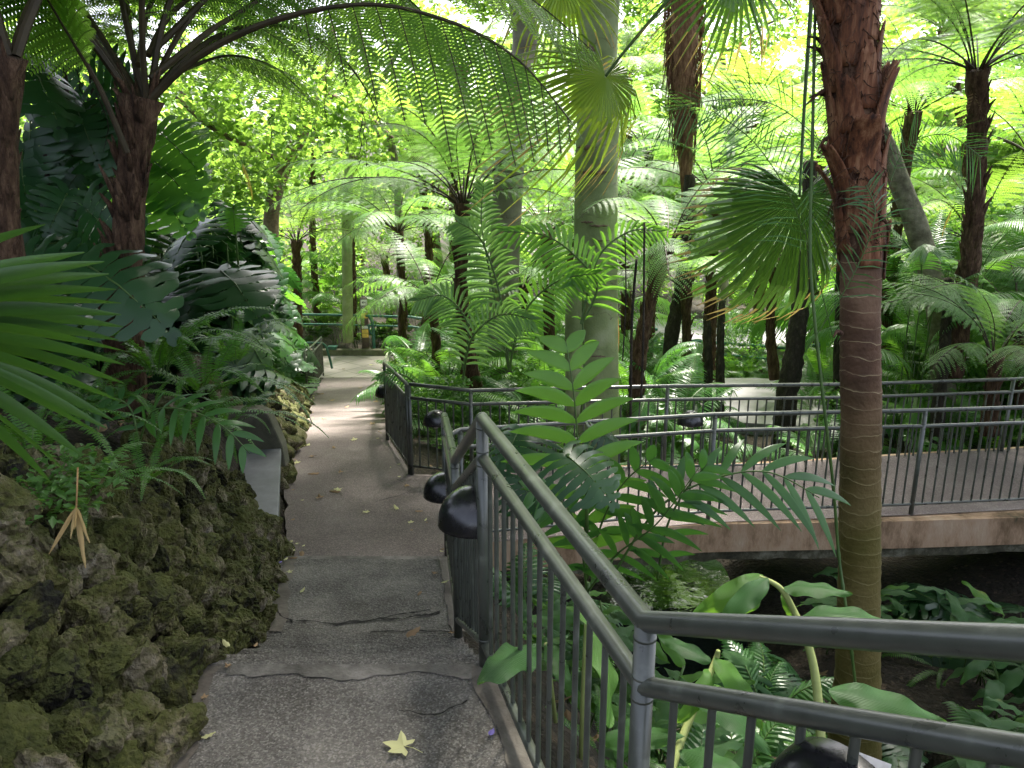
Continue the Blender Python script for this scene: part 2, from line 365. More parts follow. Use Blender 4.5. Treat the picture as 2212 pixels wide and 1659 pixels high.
def ground(x, y):
    n_ = noise.noise(Vector((x * .6, y * .6, 1))) * .22 + noise.noise(Vector((x * 2.1, y * 2.1, 4))) * .06
    p = zp(y)
    L, R = xl(y), xr(y)
    if x < L:                                   # left bank climbs away from the path
        t = L - x
        fade = 1 - sstep(15, 20, y)
        hi = interp(y, [-4, 1, 5, 8, 12, 16, 20], [.55, .62, .85, 1.0, 1.2, .7, .05])
        rise = hi * sstep(.06, .70, t) + max(0, t - .9) * .38 * fade
        return p - .06 + min(rise, 4.5) + n_ * sstep(.3, 2, t)
    if x > R:
        t = x - R
        # gully on the right, crossed by the bridge
        floor = interp(y, [-4, 1, 3, 6, 8, 10, 13, 18, 24], [-3.0, -3.2, -3.75, -4.22, -4.3, -4.2, -4.5, -5.3, -5.6])
        floor -= .35 * max(0, 1 - ((x - 1.75) / .8) ** 2) * max(0, 1 - ((y - 7.3) / 1.7) ** 2)
        k = interp(y, [0, 5.2, 8.6, 12, 20], [1.3, 1.1, .9, 1.6, 2.5])
        g = p - .08 + (floor - p + .08) * sstep(.02, k * 1.35, t)
        g += sstep(4, 11, x) * interp(y, [0, 4, 8, 12, 20, 30], [2.2, 2.0, 1.3, .6, .4, 0]) 
        return g + n_ * sstep(.1, 1.2, t)
    return p - .07
def gz(x, y): return ground(x, y)

# ground: one sheet to the horizon
xs = np.concatenate([np.linspace(-160, -16, 14), np.arange(-14, 14.01, .22), np.linspace(16, 160, 14)])
ys = np.concatenate([np.linspace(-80, -7, 6), np.arange(-5, 26, .22), np.linspace(27, 60, 20), np.linspace(65, 300, 8)])
vv = []; 
for y in ys:
    for x in xs:
        yy = min(max(y, -4), 24); z = ground(max(min(x, 20), -14), yy)
        if y > 24: z = z + (-5.5 - z) * min(1, (y - 24) / 6) 
        vv.append((x, y, z))
nx = len(xs); ff = [(j * nx + i, j * nx + i + 1, (j + 1) * nx + i + 1, (j + 1) * nx + i) for j in range(len(ys) - 1) for i in range(nx - 1)]
g = MB(); g.add(vv, ff); tag(g.obj('ground', MATS['soil']), kind='structure')

# ------------------------------------------------------------------ path: landings, stairs, ramp
def strip(mb, secs, mi=0, sub=1, thick=.12):
    """secs: list of (xl, xr, y, z); top sheet with small irregularities plus side skirts"""
    nacross = 8; vs = []
    for (a, b_, y, z) in secs:
        for i in range(nacross + 1):
            x = a + (b_ - a) * i / nacross
            if i == 0: x += .035 * noise.noise(Vector((y * 3, 1, 7))) + .02 * noise.noise(Vector((y * 11, 1, 7)))
            vs.append((x, y, z + .002 * noise.noise(Vector((x * 3, y * 3, 2)))))
    k = nacross + 1; fs = []
    for j in range(len(secs) - 1):
        for i in range(nacross): fs.append((j * k + i, j * k + i + 1, (j + 1) * k + i + 1, (j + 1) * k + i))
    b0 = len(vs)
    for (a, b_, y, z) in secs: vs.append((a + .01, y, z - thick)); vs.append((b_, y, z - thick))
    for j in range(len(secs) - 1):
        fs.append((j * k, (j + 1) * k, b0 + 2 * j + 2, b0 + 2 * j)); fs.append((j * k + nacross, b0 + 2 * j + 1, b0 + 2 * j + 3, (j + 1) * k + nacross))
    mb.add(vs, fs, mi)
def run(y0, y1, z0, z1, step=.12, ex=0):
    n_ = max(2, int((y1 - y0) / step)); out = []
    for i in range(n_ + 1):
        y = y0 + (y1 - y0) * i / n_
        out.append((xl(y) - ex, xr(y) + ex, y, z0 + (z1 - z0) * i / n_))
    return out
pa = MB()
def stairs(mb, y0, y1, z0, z1, n_):
    dy = (y1 - y0) / n_; dz = (z1 - z0) / n_; s = []
    for i in range(n_):
        y = y0 + dy * i
        s += [(xl(y), xr(y), y, z0 + dz * i), (xl(y), xr(y), y + .012, z0 + dz * i - .02), (xl(y), xr(y), y + .014, z0 + dz * (i + 1))]
        s += [(xl(y + dy * q), xr(y + dy * q), y + dy * q, z0 + dz * (i + 1)) for q in (.35, .7, .98)]
    return s
secs = run(-4, .80, -1.5, -1.5) + stairs(pa, .82, 1.38, -1.5, -1.91, 3) + run(1.42, 2.76, -1.91, -1.91) \
     + stairs(pa, 2.80, 3.86, -1.91, -2.50, 4) + run(3.90, 5.12, -2.50, -2.67)
strip(pa, secs, 0, thick=.3)
path = tag(pa.obj('path', MATS['asphalt'], smooth=False), kind='structure')
pb = MB(); s2 = stairs(pb, 5.115, 5.78, -2.67, -3.04, 3) + [(a, b_, y, zp(y)) for (a, b_, y, _) in run(5.82, 20.0, 0, 0)]
strip(pb, s2, 0, thick=.3)
tag(pb.obj('ramp_path', MATS['asphalt_red'], smooth=False), kind='structure')
# worn concrete margin along the fence and the wall edge, laid as a thin sheet
for side in (0, 1):
    e = MB(); 
    def marg(y0, y1, z0, z1):
        n_ = max(3, int((y1 - y0) / .05)); vs = []; fs = []
        for i in range(n_ + 1):
            y = y0 + (y1 - y0) * i / n_; z = z0 + (z1 - z0) * i / n_ + .006
            wv = .07 + .05 * noise.noise(Vector((y * 4, side * 9, 0))) + .03 * noise.noise(Vector((y * 15, side * 9, 0)))
            if side: x0, x1 = xr(y) - .03 - wv * .45, xr(y) + .03
            else: x0, x1 = xl(y) + .02, xl(y) + .04 + max(.01, wv * .8)
            vs += [(x0, y, z), (x1, y, z)]
            if i: fs.append((2 * i - 2, 2 * i - 1, 2 * i + 1, 2 * i))
        e.add(vs, fs)
    marg(1.45, 2.76, -1.91, -1.91); marg(3.93, 5.10, -2.503, -2.667)
    tag(e.obj('path_edging', MATS['edge_concrete']), kind='structure')
lip = MB()
def band(y, z, w0, seed):
    vs = []; fs = []; n_ = 40; a, b_ = xl(y) + .05, xr(y) - .03
    for i in range(n_ + 1):
        x = a + (b_ - a) * i / n_; q0 = w0 * (1 + 1.1 * noise.noise(Vector((x * 4, seed, 0))) + .6 * noise.noise(Vector((x * 15, seed, 0))))
        vs += [(x, y - q0, z + .0045), (x, y - .002, z + .0045)]
        if i: fs.append((2 * i - 2, 2 * i, 2 * i + 1, 2 * i - 1))
    lip.add(vs, fs)
band(2.775, -1.91, .075, 1); band(5.11, -2.667, .11, 2)
tag(lip.obj('step_nosing', MATS['nosing']), kind='structure')
# joint bands and cracks
cr = MB()
def crack(pts, z, wd):
    vs = []; fs = []
    pts = smoothpts([Vector((a, b_, 0)) for a, b_ in pts], 7)
    for i, p_ in enumerate(pts):
        wob = .018 * noise.noise(p_ * 14) + .01 * noise.noise(p_ * 40)
        zz = (zp(p_.y) if z is None else z) + .009
        w_ = wd * (.35 + abs(noise.noise(p_ * 25 + Vector((3, 3, 3)))) * 1.8)
        vs += [(p_.x, p_.y + wob - w_, zz), (p_.x, p_.y + wob + w_, zz)]
        if i: fs.append((2 * i - 2, 2 * i - 1, 2 * i + 1, 2 * i))
    cr.add(vs, fs)
def cpx(lst, wd):
    crack([(lambda q: (q.x, q.y))(PZ(u, v, -2.55)) for u, v in lst], None, wd)
cpx([(625, 1375), (632, 1355), (605, 1335), (600, 1325)], .012)
cpx([(640, 1352), (720, 1357), (800, 1352), (860, 1335), (930, 1322)], .007)
cpx([(720, 1362), (810, 1350), (870, 1347), (905, 1338), (950, 1330)], .010)
cpx([(800, 1384), (900, 1380), (980, 1384)], .007)
def ck(pts, wd, z=-1.91): crack(pts, z, wd)
ck([(-.40, 2.50), (-.30, 2.47), (-.20, 2.52), (-.16, 2.55)], .005)
crack([(-1.3, 7.2), (-1.0, 7.6), (-1.2, 8.0)], None, .004)
cr.obj('crack', MATS['crack'], path)
# ------------------------------------------------------------------ bridge walkway
def decksheet(mb, near, far, zoff, n_=60, mi=0, x0=-.55, x1=9.5):
    vs = []; fs = []
    for i in range(n_ + 1):
        x = x0 + (x1 - x0) * i / n_
        for y in (near(x), far(x)):
            z = bz(x) + (0 if y < near_y(x) + .5 else -.12 * (1 - sstep(2, 6, x))) + zoff
            vs.append((x, y, z))
        if i: fs.append((2 * i - 2, 2 * i, 2 * i + 1, 2 * i - 1))
    mb.add(vs, fs, mi)
def bz(x): return interp(x, [-.41, 1.74, 3.66, 9.5], [-3.12, -3.18, -3.22, -3.34])
br_ = MB()
def slab(mb, yn, yf, zt, zb, x0, x1, mi, wob=0):
    vs = []; fs = []; n_ = 70
    for i in range(n_ + 1):
        x = x0 + (x1 - x0) * i / n_; a = yn(x); b_ = yf(x); t = bz(x)
        q = wob * noise.noise(Vector((x * 6, 2, 5)))
        zf = t - .12 * (1 - sstep(2, 6, x))
        vs += [(x, a, t + zt), (x, b_, zf + zt), (x, b_, zf + zb), (x, a + q, t + zb + q)]
        if i:
            for k in range(4):
                c = 4 * (i - 1) + k; d = 4 * (i - 1) + (k + 1) % 4
                fs.append((c, c + 4, d + 4, d))
    fs += [(0, 1, 2, 3), tuple(4 * n_ + k for k in (3, 2, 1, 0))]
    mb.add(vs, fs, mi)
eo = lambda x: interp(x, [-.5, 1.5, 5, 9], [.02, .05, .20, .3])
slab(br_, lambda x: near_y(x) - eo(x), lambda x: far_y(x) + .10, 0, -.27, -.42, 9.5, 0)
bridge = tag(br_.obj('footbridge', MATS['bridge_side'], smooth=False),
             'terracotta stained concrete footbridge slab crossing the dark gully', 'bridge')
bb = MB(); slab(bb, lambda x: near_y(x) - eo(x) + .04, lambda x: far_y(x) + .06, -.27, -.37, -.4, 9.5, 0, .03)
bb.obj('slab_underside', MATS['dark_concrete'], bridge, smooth=False)
bd = MB(); decksheet(bd, lambda x: near_y(x) - .03, lambda x: far_y(x) + .04, .006, x0=-.40); bd.obj('deck_surface', MATS['asphalt_red'], bridge)
# pier under the near end of the bridge
# landing apron joining path and bridge
ap = MB(); ap.add([(-.60, 5.82, -3.043), (-.36, 6.1, -3.09), (-.38, 8.22, -3.33), (-1.12, 8.20, -3.318)], [(0, 1, 2, 3)])
tag(ap.obj('path_apron', MATS['asphalt_red']), kind='structure')

# water in the gully
wa = MB(); wa.add([(.9, 5.6, -4.36), (2.6, 5.6, -4.36), (2.6, 9, -4.36), (.9, 9, -4.36)], [(0, 1, 2, 3)])
tag(wa.obj('water', MATS['water']), kind='structure')

# ------------------------------------------------------------------ plaza and far paving
pz = MB(); box(pz, -11, 1.6, 20.02, 22.35, -5.75, -5.496)
tag(pz.obj('plaza', MATS['tiles'], smooth=False), kind='structure')
kb = MB(); box(kb, -11, -2.35, 22.3, 22.52, -5.7, -5.34)
tag(kb.obj('kerb', MATS['old_concrete'], smooth=False), kind='structure')
def ribbon(name, pts, wd, mat, hgt=.05):
    mb = MB(); pts = smoothpts(pts, 8); vs = []; fs = []
    for i, p_ in enumerate(pts):
        t = (pts[min(i + 1, len(pts) - 1)] - pts[max(i - 1, 0)]); t.z = 0; t.normalize(); s_ = Vector((-t.y, t.x, 0))
        a = p_ + s_ * wd / 2; b_ = p_ - s_ * wd / 2
        vs += [a, b_, b_ - Vector((0, 0, .3)), a - Vector((0, 0, .3))]
        if i:
            for k in range(4):
                c = 4 * (i - 1) + k; d = 4 * (i - 1) + (k + 1) % 4; fs.append((c, d, d + 4, c + 4))
    mb.add(vs, fs); return tag(mb.obj(name, MATS[mat], smooth=False), kind='structure')
ribbon('paving', [(12, 11.2, -4.0), (8.5, 12.6, -4.15), (5.8, 13.8, -4.25), (3.2, 14.8, -4.4), (0.8, 17.5, -4.9), (-1.0, 21, -5.46)], 2.9, 'plaza_pale')
ribbon('pavement', [(1.5, 24.2, -5.3), (6, 24.0, -5.2), (11, 22.5, -5.0), (19, 19.5, -4.6)], 4.0, 'plaza_pale')

# ------------------------------------------------------------------ railings
GAP = .147
def railing(name, label, pts, hgt=1.0, group=None, posts=None, mat='rail_grey', bars=True, rtop=.0195, rpost=.0205, spacing=.098, bot=.10, over=True, moss=False, steps=()):
    """pts: ground points; posts: indices that carry a post"""
    root = empty(name, pts[0], label, 'railing', group)
    o = Vector(pts[0]); L = [Vector(p_) - o for p_ in pts]; up = Vector((0, 0, 1))
    m_ = MATS[mat]
    mt = MB(); tube(mt, [p_ + up * hgt for p_ in L], rtop, 14, cap=True)
    for p_ in L[1:-1]: sphere(mt, p_ + up * hgt, rtop * 1.03)
    link_mesh(mt, 'top_rail', MATS['rail_moss'] if moss else m_, root)
    mm = MB(); tube(mm, [p_ + up * (hgt - GAP) for p_ in L], rtop * .92, 12)
    link_mesh(mm, 'middle_rail', MATS['rail_moss'] if moss else m_, root)
    mbb = MB(); tube(mbb, [p_ + up * bot for p_ in L], rtop * .72, 10)
    link_mesh(mbb, 'bottom_rail', m_, root)
    for i in (posts if posts is not None else range(len(L))):
        mp_ = MB(); tube(mp_, [L[i] + up * -.10, L[i] + up * (hgt - .002)], rpost, 14)
        for z in (hgt - GAP - rtop * 1.25, hgt - GAP + rtop * .95, hgt - rtop * 1.6, bot + rtop * .6):
            tube(mp_, [L[i] + up * z, L[i] + up * (z + .007)], rpost * 1.045, 14)
        pm = link_mesh(mp_, 'post', m_, root)
    if bars:
        for i in range(len(L) - 1):
            a, b_ = L[i], L[i + 1]; d = Vector((b_.x - a.x, b_.y - a.y, 0)).length
            n_ = max(2, round(d / spacing)); bp_ = MB()
            for k in range(1, n_):
                q = a.lerp(b_, k / n_); q = q + Vector((random.uniform(-.002, .002), random.uniform(-.002, .002), 0))
                tube(bp_, [q + up * bot, q + up * (hgt - GAP)], .0092 if 'footbridge' in label else .0082, 7, cap=False)
            link_mesh(bp_, 'bar_panel', m_, root)
    return root
def sphere(mb, c, r, seg=10, rings=6, mi=0):
    vs = []; fs = []
    for i in range(rings + 1):
        t = pi * i / rings
        for j in range(seg):
            a = 2 * pi * j / seg; vs.append((c[0] + r * sin(t) * cos(a), c[1] + r * sin(t) * sin(a), c[2] + r * cos(t)))
    for i in range(rings):
        for j in range(seg):
            a = i * seg + j; b_ = i * seg + (j + 1) % seg; fs.append((a, a + seg, b_ + seg, b_))
    mb.add(vs, fs, mi)
def link_mesh(mb, name, mat, parent): return mb.obj(name, mat, parent)

A = Vector((.265, 1.45, -1.90)); B = Vector((-.105, 2.77, -1.91)); C = Vector((-.287, 3.89, -2.50)); D = Vector((-.44, 5.14, -2.67))
R1 = Vector((.65, .785, -1.52)); R2 = Vector((1.05, .08, -1.5)); R3 = Vector((1.5, -1.6, -1.5))
railing('stair_railing', 'nearest grey steel railing stepping down beside the stairs with round handrails', [R3, R2, R1, A, B, C, D, E0], posts=[0, 1, 3, 4, 5, 6, 7], rtop=.0232, rpost=.0225)
def mid(a, b_, t): return a.lerp(b_, t)
nb = [E0 + Vector((.03, .01, 0))]
q1 = PY(1543, 1010, near_y(1.7)).x
nb += [K0, K1, H0, Vector((6.0, near_y(6.0), bz(6.0))), Vector((8.6, near_y(8.6), bz(8.6)))]
railing('bridge_railing', 'long grey railing along the near edge of the footbridge, in front of its deck', nb)
railing('bridge_railing', 'long grey railing along the far edge of the footbridge deck, beyond the walkway',
        [F0, G0, G1, Vector((3.6, far_y(3.6), -3.42)), G2, Vector((8.6, far_y(8.6), -3.42))])
P1 = Vector((-1.56, 9.8, -3.5)); P2 = Vector((-2.80, 18.3, -5.37)); P3 = Vector((-2.62, 19.4, -5.45))
railing('ramp_railing', 'mossy topped railing along the right side of the sloping ramp down to the plaza',
        [F0 + Vector((-.03, .02, 0)), P1, P2, P3], moss=True)
lf = [Vector((xl(y) - .02, y, zp(y))) for y in (16.4, 18.2, 20.2)]
railing('ramp_railing', 'short grey railing with dense bars on the left side of the ramp foot', lf)
# green barrier beyond the plaza
def green_barrier(name, label, pts, posts_at, h1=.95, h2=.68):
    root = empty(name, pts[0], label, 'railing', None); o = Vector(pts[0]); L = [Vector(p_) - o for p_ in pts]
    up = Vector((0, 0, 1))
    t = MB(); tube(t, [p_ + up * h1 for p_ in L], .034, 10); t.obj('top_rail', MATS['rail_green'], root)
    t = MB(); tube(t, [p_ + up * h2 for p_ in L], .026, 10); t.obj('middle_rail', MATS['rail_green'], root)
    for k in posts_at:
        q = Vector(k) - o; t = MB()
        tube(t, smoothpts([q + Vector((0, .02, -.1)), q + Vector((0, .02, .55)), q + Vector((-.02, 0, .80)), q + Vector((-.1, -.02, h1 - .02))], 5), .045, 8)
        tube(t, smoothpts([q + Vector((0, 0, .42)), q + Vector((-.09, 0, .48)), q + Vector((-.12, 0, h2))], 4), .03, 6)
        t.obj('post', MATS['rail_green'], root)
    return root
green_barrier('green_barrier', 'dark green two rail barrier at the far end of the plaza behind the kerb',
              [(-8.5, 22.75, -5.36), (-5.2, 22.65, -5.36), (-2.8, 22.45, -5.38), (-1.6, 22.2, -5.5)], [(-6.9, 22.7, -5.36), (-3.86, 22.55, -5.36)])
fm = MB()
for z in np.arange(-5.30, -4.72, .09): tube(fm, [(-8.5, 22.95, z), (-2.2, 22.75, z)], .004, 4, cap=False)
for x in np.arange(-8.4, -2.2, .14): tube(fm, [(x, 22.93, -5.35), (x, 22.93, -4.72)], .003, 4, cap=False)
tag(fm.obj('wire_fence', MATS['rail_grey']), 'low thin wire mesh fence in front of the planting beyond the plaza', 'fence')
sp = PZ(688, 770, -5.4)
t = MB(); box(t, -.11, .11, -.08, .08, 0, .26); box(t, -.125, .125, -.095, .095, .26, .285)
bo = t.obj('bollard', MATS['rail_green'], smooth=False); bo.location = PY(720, 769, 22.42); tag(bo, 'small square dark green bollard standing on the kerb', 'bollard')
# curved green rail end by the left ramp railing
t = MB(); q = PY(701, 800, 20.6)
tube(t, smoothpts([q + Vector((-.5, 0, .72)), q + Vector((0, 0, .70)), q + Vector((.12, 0, .45)), q + Vector((.2, 0, .05))], 6), .03, 8)
tag(t.obj('barrier_end', MATS['rail_green']), 'curved end of a green rail beside the short ramp railing', 'railing')
green_barrier('green_barrier', 'dark green two rail barrier beside the far pale paving on the right',
              [P(1480, 735, 20) - Vector((0, 0, .95)), P(1700, 752, 17.5) - Vector((0, 0, .95)), P(1790, 743, 16.5) - Vector((0, 0, .95))], [P(1672, 752, 17.6) - Vector((0, 0, .95))])
green_barrier('green_barrier', 'short teal rail glimpsed between the big trunk and the orange shape',
              [P(1300, 700, 19) - Vector((0, 0, .95)), P(1420, 712, 19) - Vector((0, 0, .95))], [P(1312, 702, 19) - Vector((0, 0, .95))])
# pale railing at the far right
pr = [P(1850, 790, 13) - Vector((0, 0, 1)), P(1960, 760, 13) - Vector((0, 0, 1)), P(2040, 772, 12.6) - Vector((0, 0, 1)), P(2300, 782, 12) - Vector((0, 0, 1))]
railing('terrace_railing', 'weathered pale railing on the far terrace behind the small tree fern', pr, mat='rail_white', spacing=.13)
rw_ = MB()
for i in range(3):
    a, b_ = pr[i], pr[i + 1]; vs = []
    for q, z in ((a, -.02), (b_, -.02), (b_, -1.8), (a, -1.8)): vs.append((q.x, q.y + .06, q.z + z))
    for q, z in ((a, -.02), (b_, -.02), (b_, -1.8), (a, -1.8)): vs.append((q.x, q.y + .36, q.z + z))
    rw_.add(vs, [(0, 1, 2, 3), (7, 6, 5, 4), (0, 4, 5, 1), (1, 5, 6, 2), (0, 3, 7, 4)])
tag(rw_.obj('retaining_wall', MATS['old_concrete'], smooth=False), 'low concrete retaining wall under the pale terrace railing', 'wall')

# ------------------------------------------------------------------ sign post
def sign_post():
    b0 = PY(791, 769, 22.62); b0.z = -5.36
    r = empty('sign_post', b0, 'square brown wayfinding post with arrow panel beyond the green barrier', 'sign post', rz=radians(14))
    t = MB(); box(t, -.10, .10, -.10, .10, -.05, 1.42); t.add([(-.1, -.1, 1.42), (.1, -.1, 1.42), (.1, .1, 1.42), (-.1, .1, 1.42), (0, 0, 1.50)], [(0, 1, 4), (1, 2, 4), (2, 3, 4), (3, 0, 4)])
    t.obj('post', MATS['pole_brown'], r, smooth=False)
    def pan(name, z0, z1, mat, y=-.104):
        q = MB(); box(q, -.088, .088, y, -.1, z0, z1); return q.obj(name, MATS[mat], r, smooth=False)
    p1_ = pan('arrow_panel', 1.23, 1.40, 'white_board')
    a = MB(); box(a, -.045, .055, -.108, -.1045, 1.308, 1.322)
    a.add([(-.055, -.108, 1.315), (-.015, -.108, 1.355), (-.002, -.108, 1.348), (-.035, -.108, 1.315), (-.002, -.108, 1.282), (-.015, -.108, 1.275)], [(0, 3, 2, 1), (0, 5, 4, 3)])
    a.obj('arrow', MATS['black_board'], p1_, smooth=False)
    p2_ = pan('symbol_panel', 1.04, 1.21, 'black_board')
    a = MB(); pts = [(-.06, -.108, 1.18), (-.03, -.108, 1.19), (.02, -.108, 1.15), (.06, -.108, 1.09), (.065, -.108, 1.07), (.0, -.108, 1.08), (-.045, -.108, 1.12)]
    a.add(pts, [tuple(range(6, -1, -1))]); a.obj('symbol', MATS['white_board'], p2_, smooth=False)
    fr_ = MB(); box(fr_, -.088, .088, -.1065, -.1045, 1.20, 1.21); box(fr_, -.088, .088, -.1065, -.1045, 1.04, 1.05); box(fr_, -.088, -.08, -.1065, -.1045, 1.05, 1.20); box(fr_, .08, .088, -.1065, -.1045, 1.05, 1.20)
    fr_.obj('border', MATS['white_board'], p2_, smooth=False)
    pan('text_panel', .87, 1.02, 'yellow_board'); pan('arrow_panel', .58, .66, 'white_board'); pan('text_panel', .46, .56, 'yellow_board'); pan('text_panel', .33, .45, 'yellow_board')
    q = MB(); box(q, .1, .104, -.088, .088, 1.02, 1.22); q.obj('side_panel', MATS['yellow_board'], r, smooth=False)
    q = MB(); box(q, .1, .104, -.088, .088, .72, .90); q.obj('side_panel', MATS['red_board'], r, smooth=False)
sign_post()

# ------------------------------------------------------------------ dome lamps
def dome_lamp(c, nrm, label, r=.135):
    """quarter sphere hood, open below, its flat back against the bars; nrm = direction it faces"""
    ang = math.atan2(nrm[1], nrm[0])
    root = empty('railing_lamp', c, label, 'lamp', 'black dome lamps on the railings', rz=ang)
    h = MB(); vs = []; fs = []; na, nb_ = 22, 12
    for i in range(nb_ + 1):
        t = (pi / 2) * i / nb_ 
        for j in range(na + 1):
            a = -pi / 2 + pi * j / na
            vs.append((r * cos(a) * cos(t) * 1.0, r * sin(a) * cos(t), r * 1.0 * sin(t) ** .95))
    for i in range(nb_):
        for j in range(na): fs.append((i * (na + 1) + j, i * (na + 1) + j + 1, (i + 1) * (na + 1) + j + 1, (i + 1) * (na + 1) + j))
    h.add(vs, fs)
    b0 = len(h.v)   # rim lip
    vs = []; fs = []
    for j in range(na + 1):
        a = -pi / 2 + pi * j / na
        for (rr_, z) in ((r, .001), (r * 1.015, -.012), (r * .93, -.012), (r * .93, .004)): vs.append((rr_ * cos(a), rr_ * sin(a), z))
        if j:
            for k in range(3): fs.append((4 * (j - 1) + k, 4 * (j - 1) + k + 1, 4 * j + k + 1, 4 * j + k))
    h.add(vs, fs); h.obj('hood', MATS['black_enamel'], root)
    bk = MB(); box(bk, -.012, .003, -r * .98, r * .98, -.03, r * .25); box(bk, -.03, -.012, -.05, .05, -.03, .04)
    bk.obj('back_plate', MATS['black_enamel'], root, smooth=False)
    lz = MB(); sphere(lz, (r * .42, 0, -.0), .045); lz.obj('lens', MATS['white_board'], root)
    return root
def on(a, b_, t, dz, side=-.02):
    p_ = a.lerp(b_, t); d = Vector((b_.x - a.x, b_.y - a.y, 0)).normalized(); n_ = Vector((-d.y, d.x, 0))
    return p_ + Vector((0, 0, dz)) + n_ * -side, n_
c, n_ = on(B, C, .12, .62); dome_lamp(c, n_, 'black dome lamp on the near railing, largest of the pair beside the stairs')
c, n_ = on(C, D, .72, .56); dome_lamp(c, n_, 'black dome lamp on the railing just past the stairs, second of the pair')
c, n_ = on(A, R1, .62, .655); dome_lamp(c, -n_, 'black dome lamp cut off by the bottom edge below the nearest handrail')
g1 = Vector(G0) ; c = Vector((PY(943, 905, 8.0).x, 8.02, -2.76)); c = PY(943, 912, 8.0); dome_lamp(c, Vector((0, -1, 0)), 'black dome lamp on the far bridge railing near its left corner')
c = PY(1491, 912, far_y(1.9) - .03); dome_lamp(c, Vector((0, -1, 0)), 'black dome lamp on the far bridge railing between the tree trunks')
c, n_ = on(P1, F0, .0, .52); dome_lamp(P1 + Vector((-.02, .15, .55)), Vector((-1, -.1, 0)), 'small distant black dome lamp on the ramp railing facing the path')
c, n_ = on(A, R1, .50, .70)
tg = MB(); box(tg, -.034, .034, -.022, .022, -.002, .002); tgo = tg.obj('label_plate', MATS['white_board'], smooth=False)
tgo.location = P(1868, 1662, 1.30); tgo.rotation_euler = (radians(35), 0, radians(-35)); tag(tgo, 'white plate with an oval mark beside the lowest dome lamp', 'plate')
tr_ = MB(); vs = []
for i in range(24):
    a = 2 * pi * i / 24; vs += [(.015 * cos(a), .009 * sin(a), .003), (.018 * cos(a), .012 * sin(a), .003)]
tr_.add(vs, [(2 * i, 2 * i + 1, (2 * i + 3) % 48, (2 * i + 2) % 48) for i in range(24)]); tr_.obj('oval_mark', MATS['black_board'], tgo, smooth=False)

# ------------------------------------------------------------------ bench
bn = empty('bench', (0, 0, 0), 'grey concrete bench built into the rock wall beside the path', 'bench')
def bench_prism(mb, poly, z0, z1, mi=0):
    n_ = len(poly); vs = [(x, y, z0) for x, y in poly] + [(x, y, z1) for x, y in poly]
    fs = [tuple(range(n_ - 1, -1, -1)), tuple(range(n_, 2 * n_))] + [(i, (i + 1) % n_, (i + 1) % n_ + n_, i + n_) for i in range(n_)]
    mb.add(vs, fs, mi)
zs = -2.72
pA = PZ(607, 968, zs); pB = PZ(599, 1146, zs); pC = PZ(532, 972, zs); pD = PZ(533, 1146, zs)
bench_poly = [(pB.x, pB.y), (pA.x, pA.y), (pC.x - .05, pC.y), (pD.x - .05, pD.y)]
t = MB(); bench_prism(t, bench_poly, zs - .07, zs); s_ = t.obj('seat', MATS['bench_concrete'], bn, smooth=False)
bm_ = s_.modifiers.new('bevel', 'BEVEL'); bm_.width = .008; bm_.segments = 2
t = MB(); bench_prism(t, [(pB.x - .04, pB.y + .02), (pA.x - .04, pA.y - .02), (pC.x, pC.y - .02), (pD.x, pD.y + .02)], zs - 1.0, zs - .072)
t.obj('base', MATS['old_concrete'], bn, smooth=False)
# tapered end panel
eX0, eX1 = pC.x - .28, pC.x + .34; ey = pA.y + .02
t = MB(); pr_ = [(eX0, zs - .2), (eX1, zs - .2), (eX1 - .02, zs + .02), (eX1 - .13, zs + .33), (eX1 - .22, zs + .38), (eX0, zs + .36)]
n_ = len(pr_); vs = [(x, ey, z) for x, z in pr_] + [(x, ey + .16, z) for x, z in pr_]
t.add(vs, [tuple(range(n_)), tuple(range(2 * n_ - 1, n_ - 1, -1))] + [(i, i + n_, (i + 1) % n_ + n_, (i + 1) % n_) for i in range(n_)])
o_ = t.obj('end_panel', MATS['old_concrete'], bn, smooth=False); bm_ = o_.modifiers.new('bevel', 'BEVEL'); bm_.width = .015; bm_.segments = 2

# ------------------------------------------------------------------ rock walls
def ico(sub):
    import bmesh
    b_ = bmesh.new(); bmesh.ops.create_icosphere(b_, subdivisions=sub, radius=1)
    v = np.array([q.co[:] for q in b_.verts]); f = [tuple(x.index for x in q.verts) for q in b_.faces]; b_.free(); return v, f
ICO4, ICO3 = ico(5), ico(4)
ICO2 = ico(3)
def stone(mb, c, s, seed, lod=ICO3):
    v, f = lod; R_ = np.array(Euler((random.uniform(0, 6), random.uniform(0, 6), random.uniform(0, 6))).to_matrix())
    p_ = v.copy()
    # box-ish lump: push towards a random polytope, then pit it
    for k in range(9):
        d = np.array(noise.random_unit_vector()); h = random.uniform(.55, .85)
        t_ = p_ @ d; p_ = p_ - np.outer(np.maximum(t_ - h, 0), d) * .97
    sd_ = Vector((seed * 3.1, seed * 1.7, seed))
    m_ = max(s)
    out = []
    for q in p_:
        Q = Vector(q)
        n1 = noise.noise(Q * 1.6 + sd_); n2 = noise.noise(Q * 4.2 + sd_); n3 = noise.noise(Q * 9 + sd_)
        pit = min(0, noise.noise(Q * 6.5 - sd_) + .12)
        k = 1 + .20 * n1 + .12 * n2 + .09 * n3 + .42 * pit
        out.append(Q * k)
    a = np.array([q[:] for q in out]) * np.array(s)
    a = a @ R_.T * 1.0 + np.array(c)
    mb.add(a.tolist(), f)
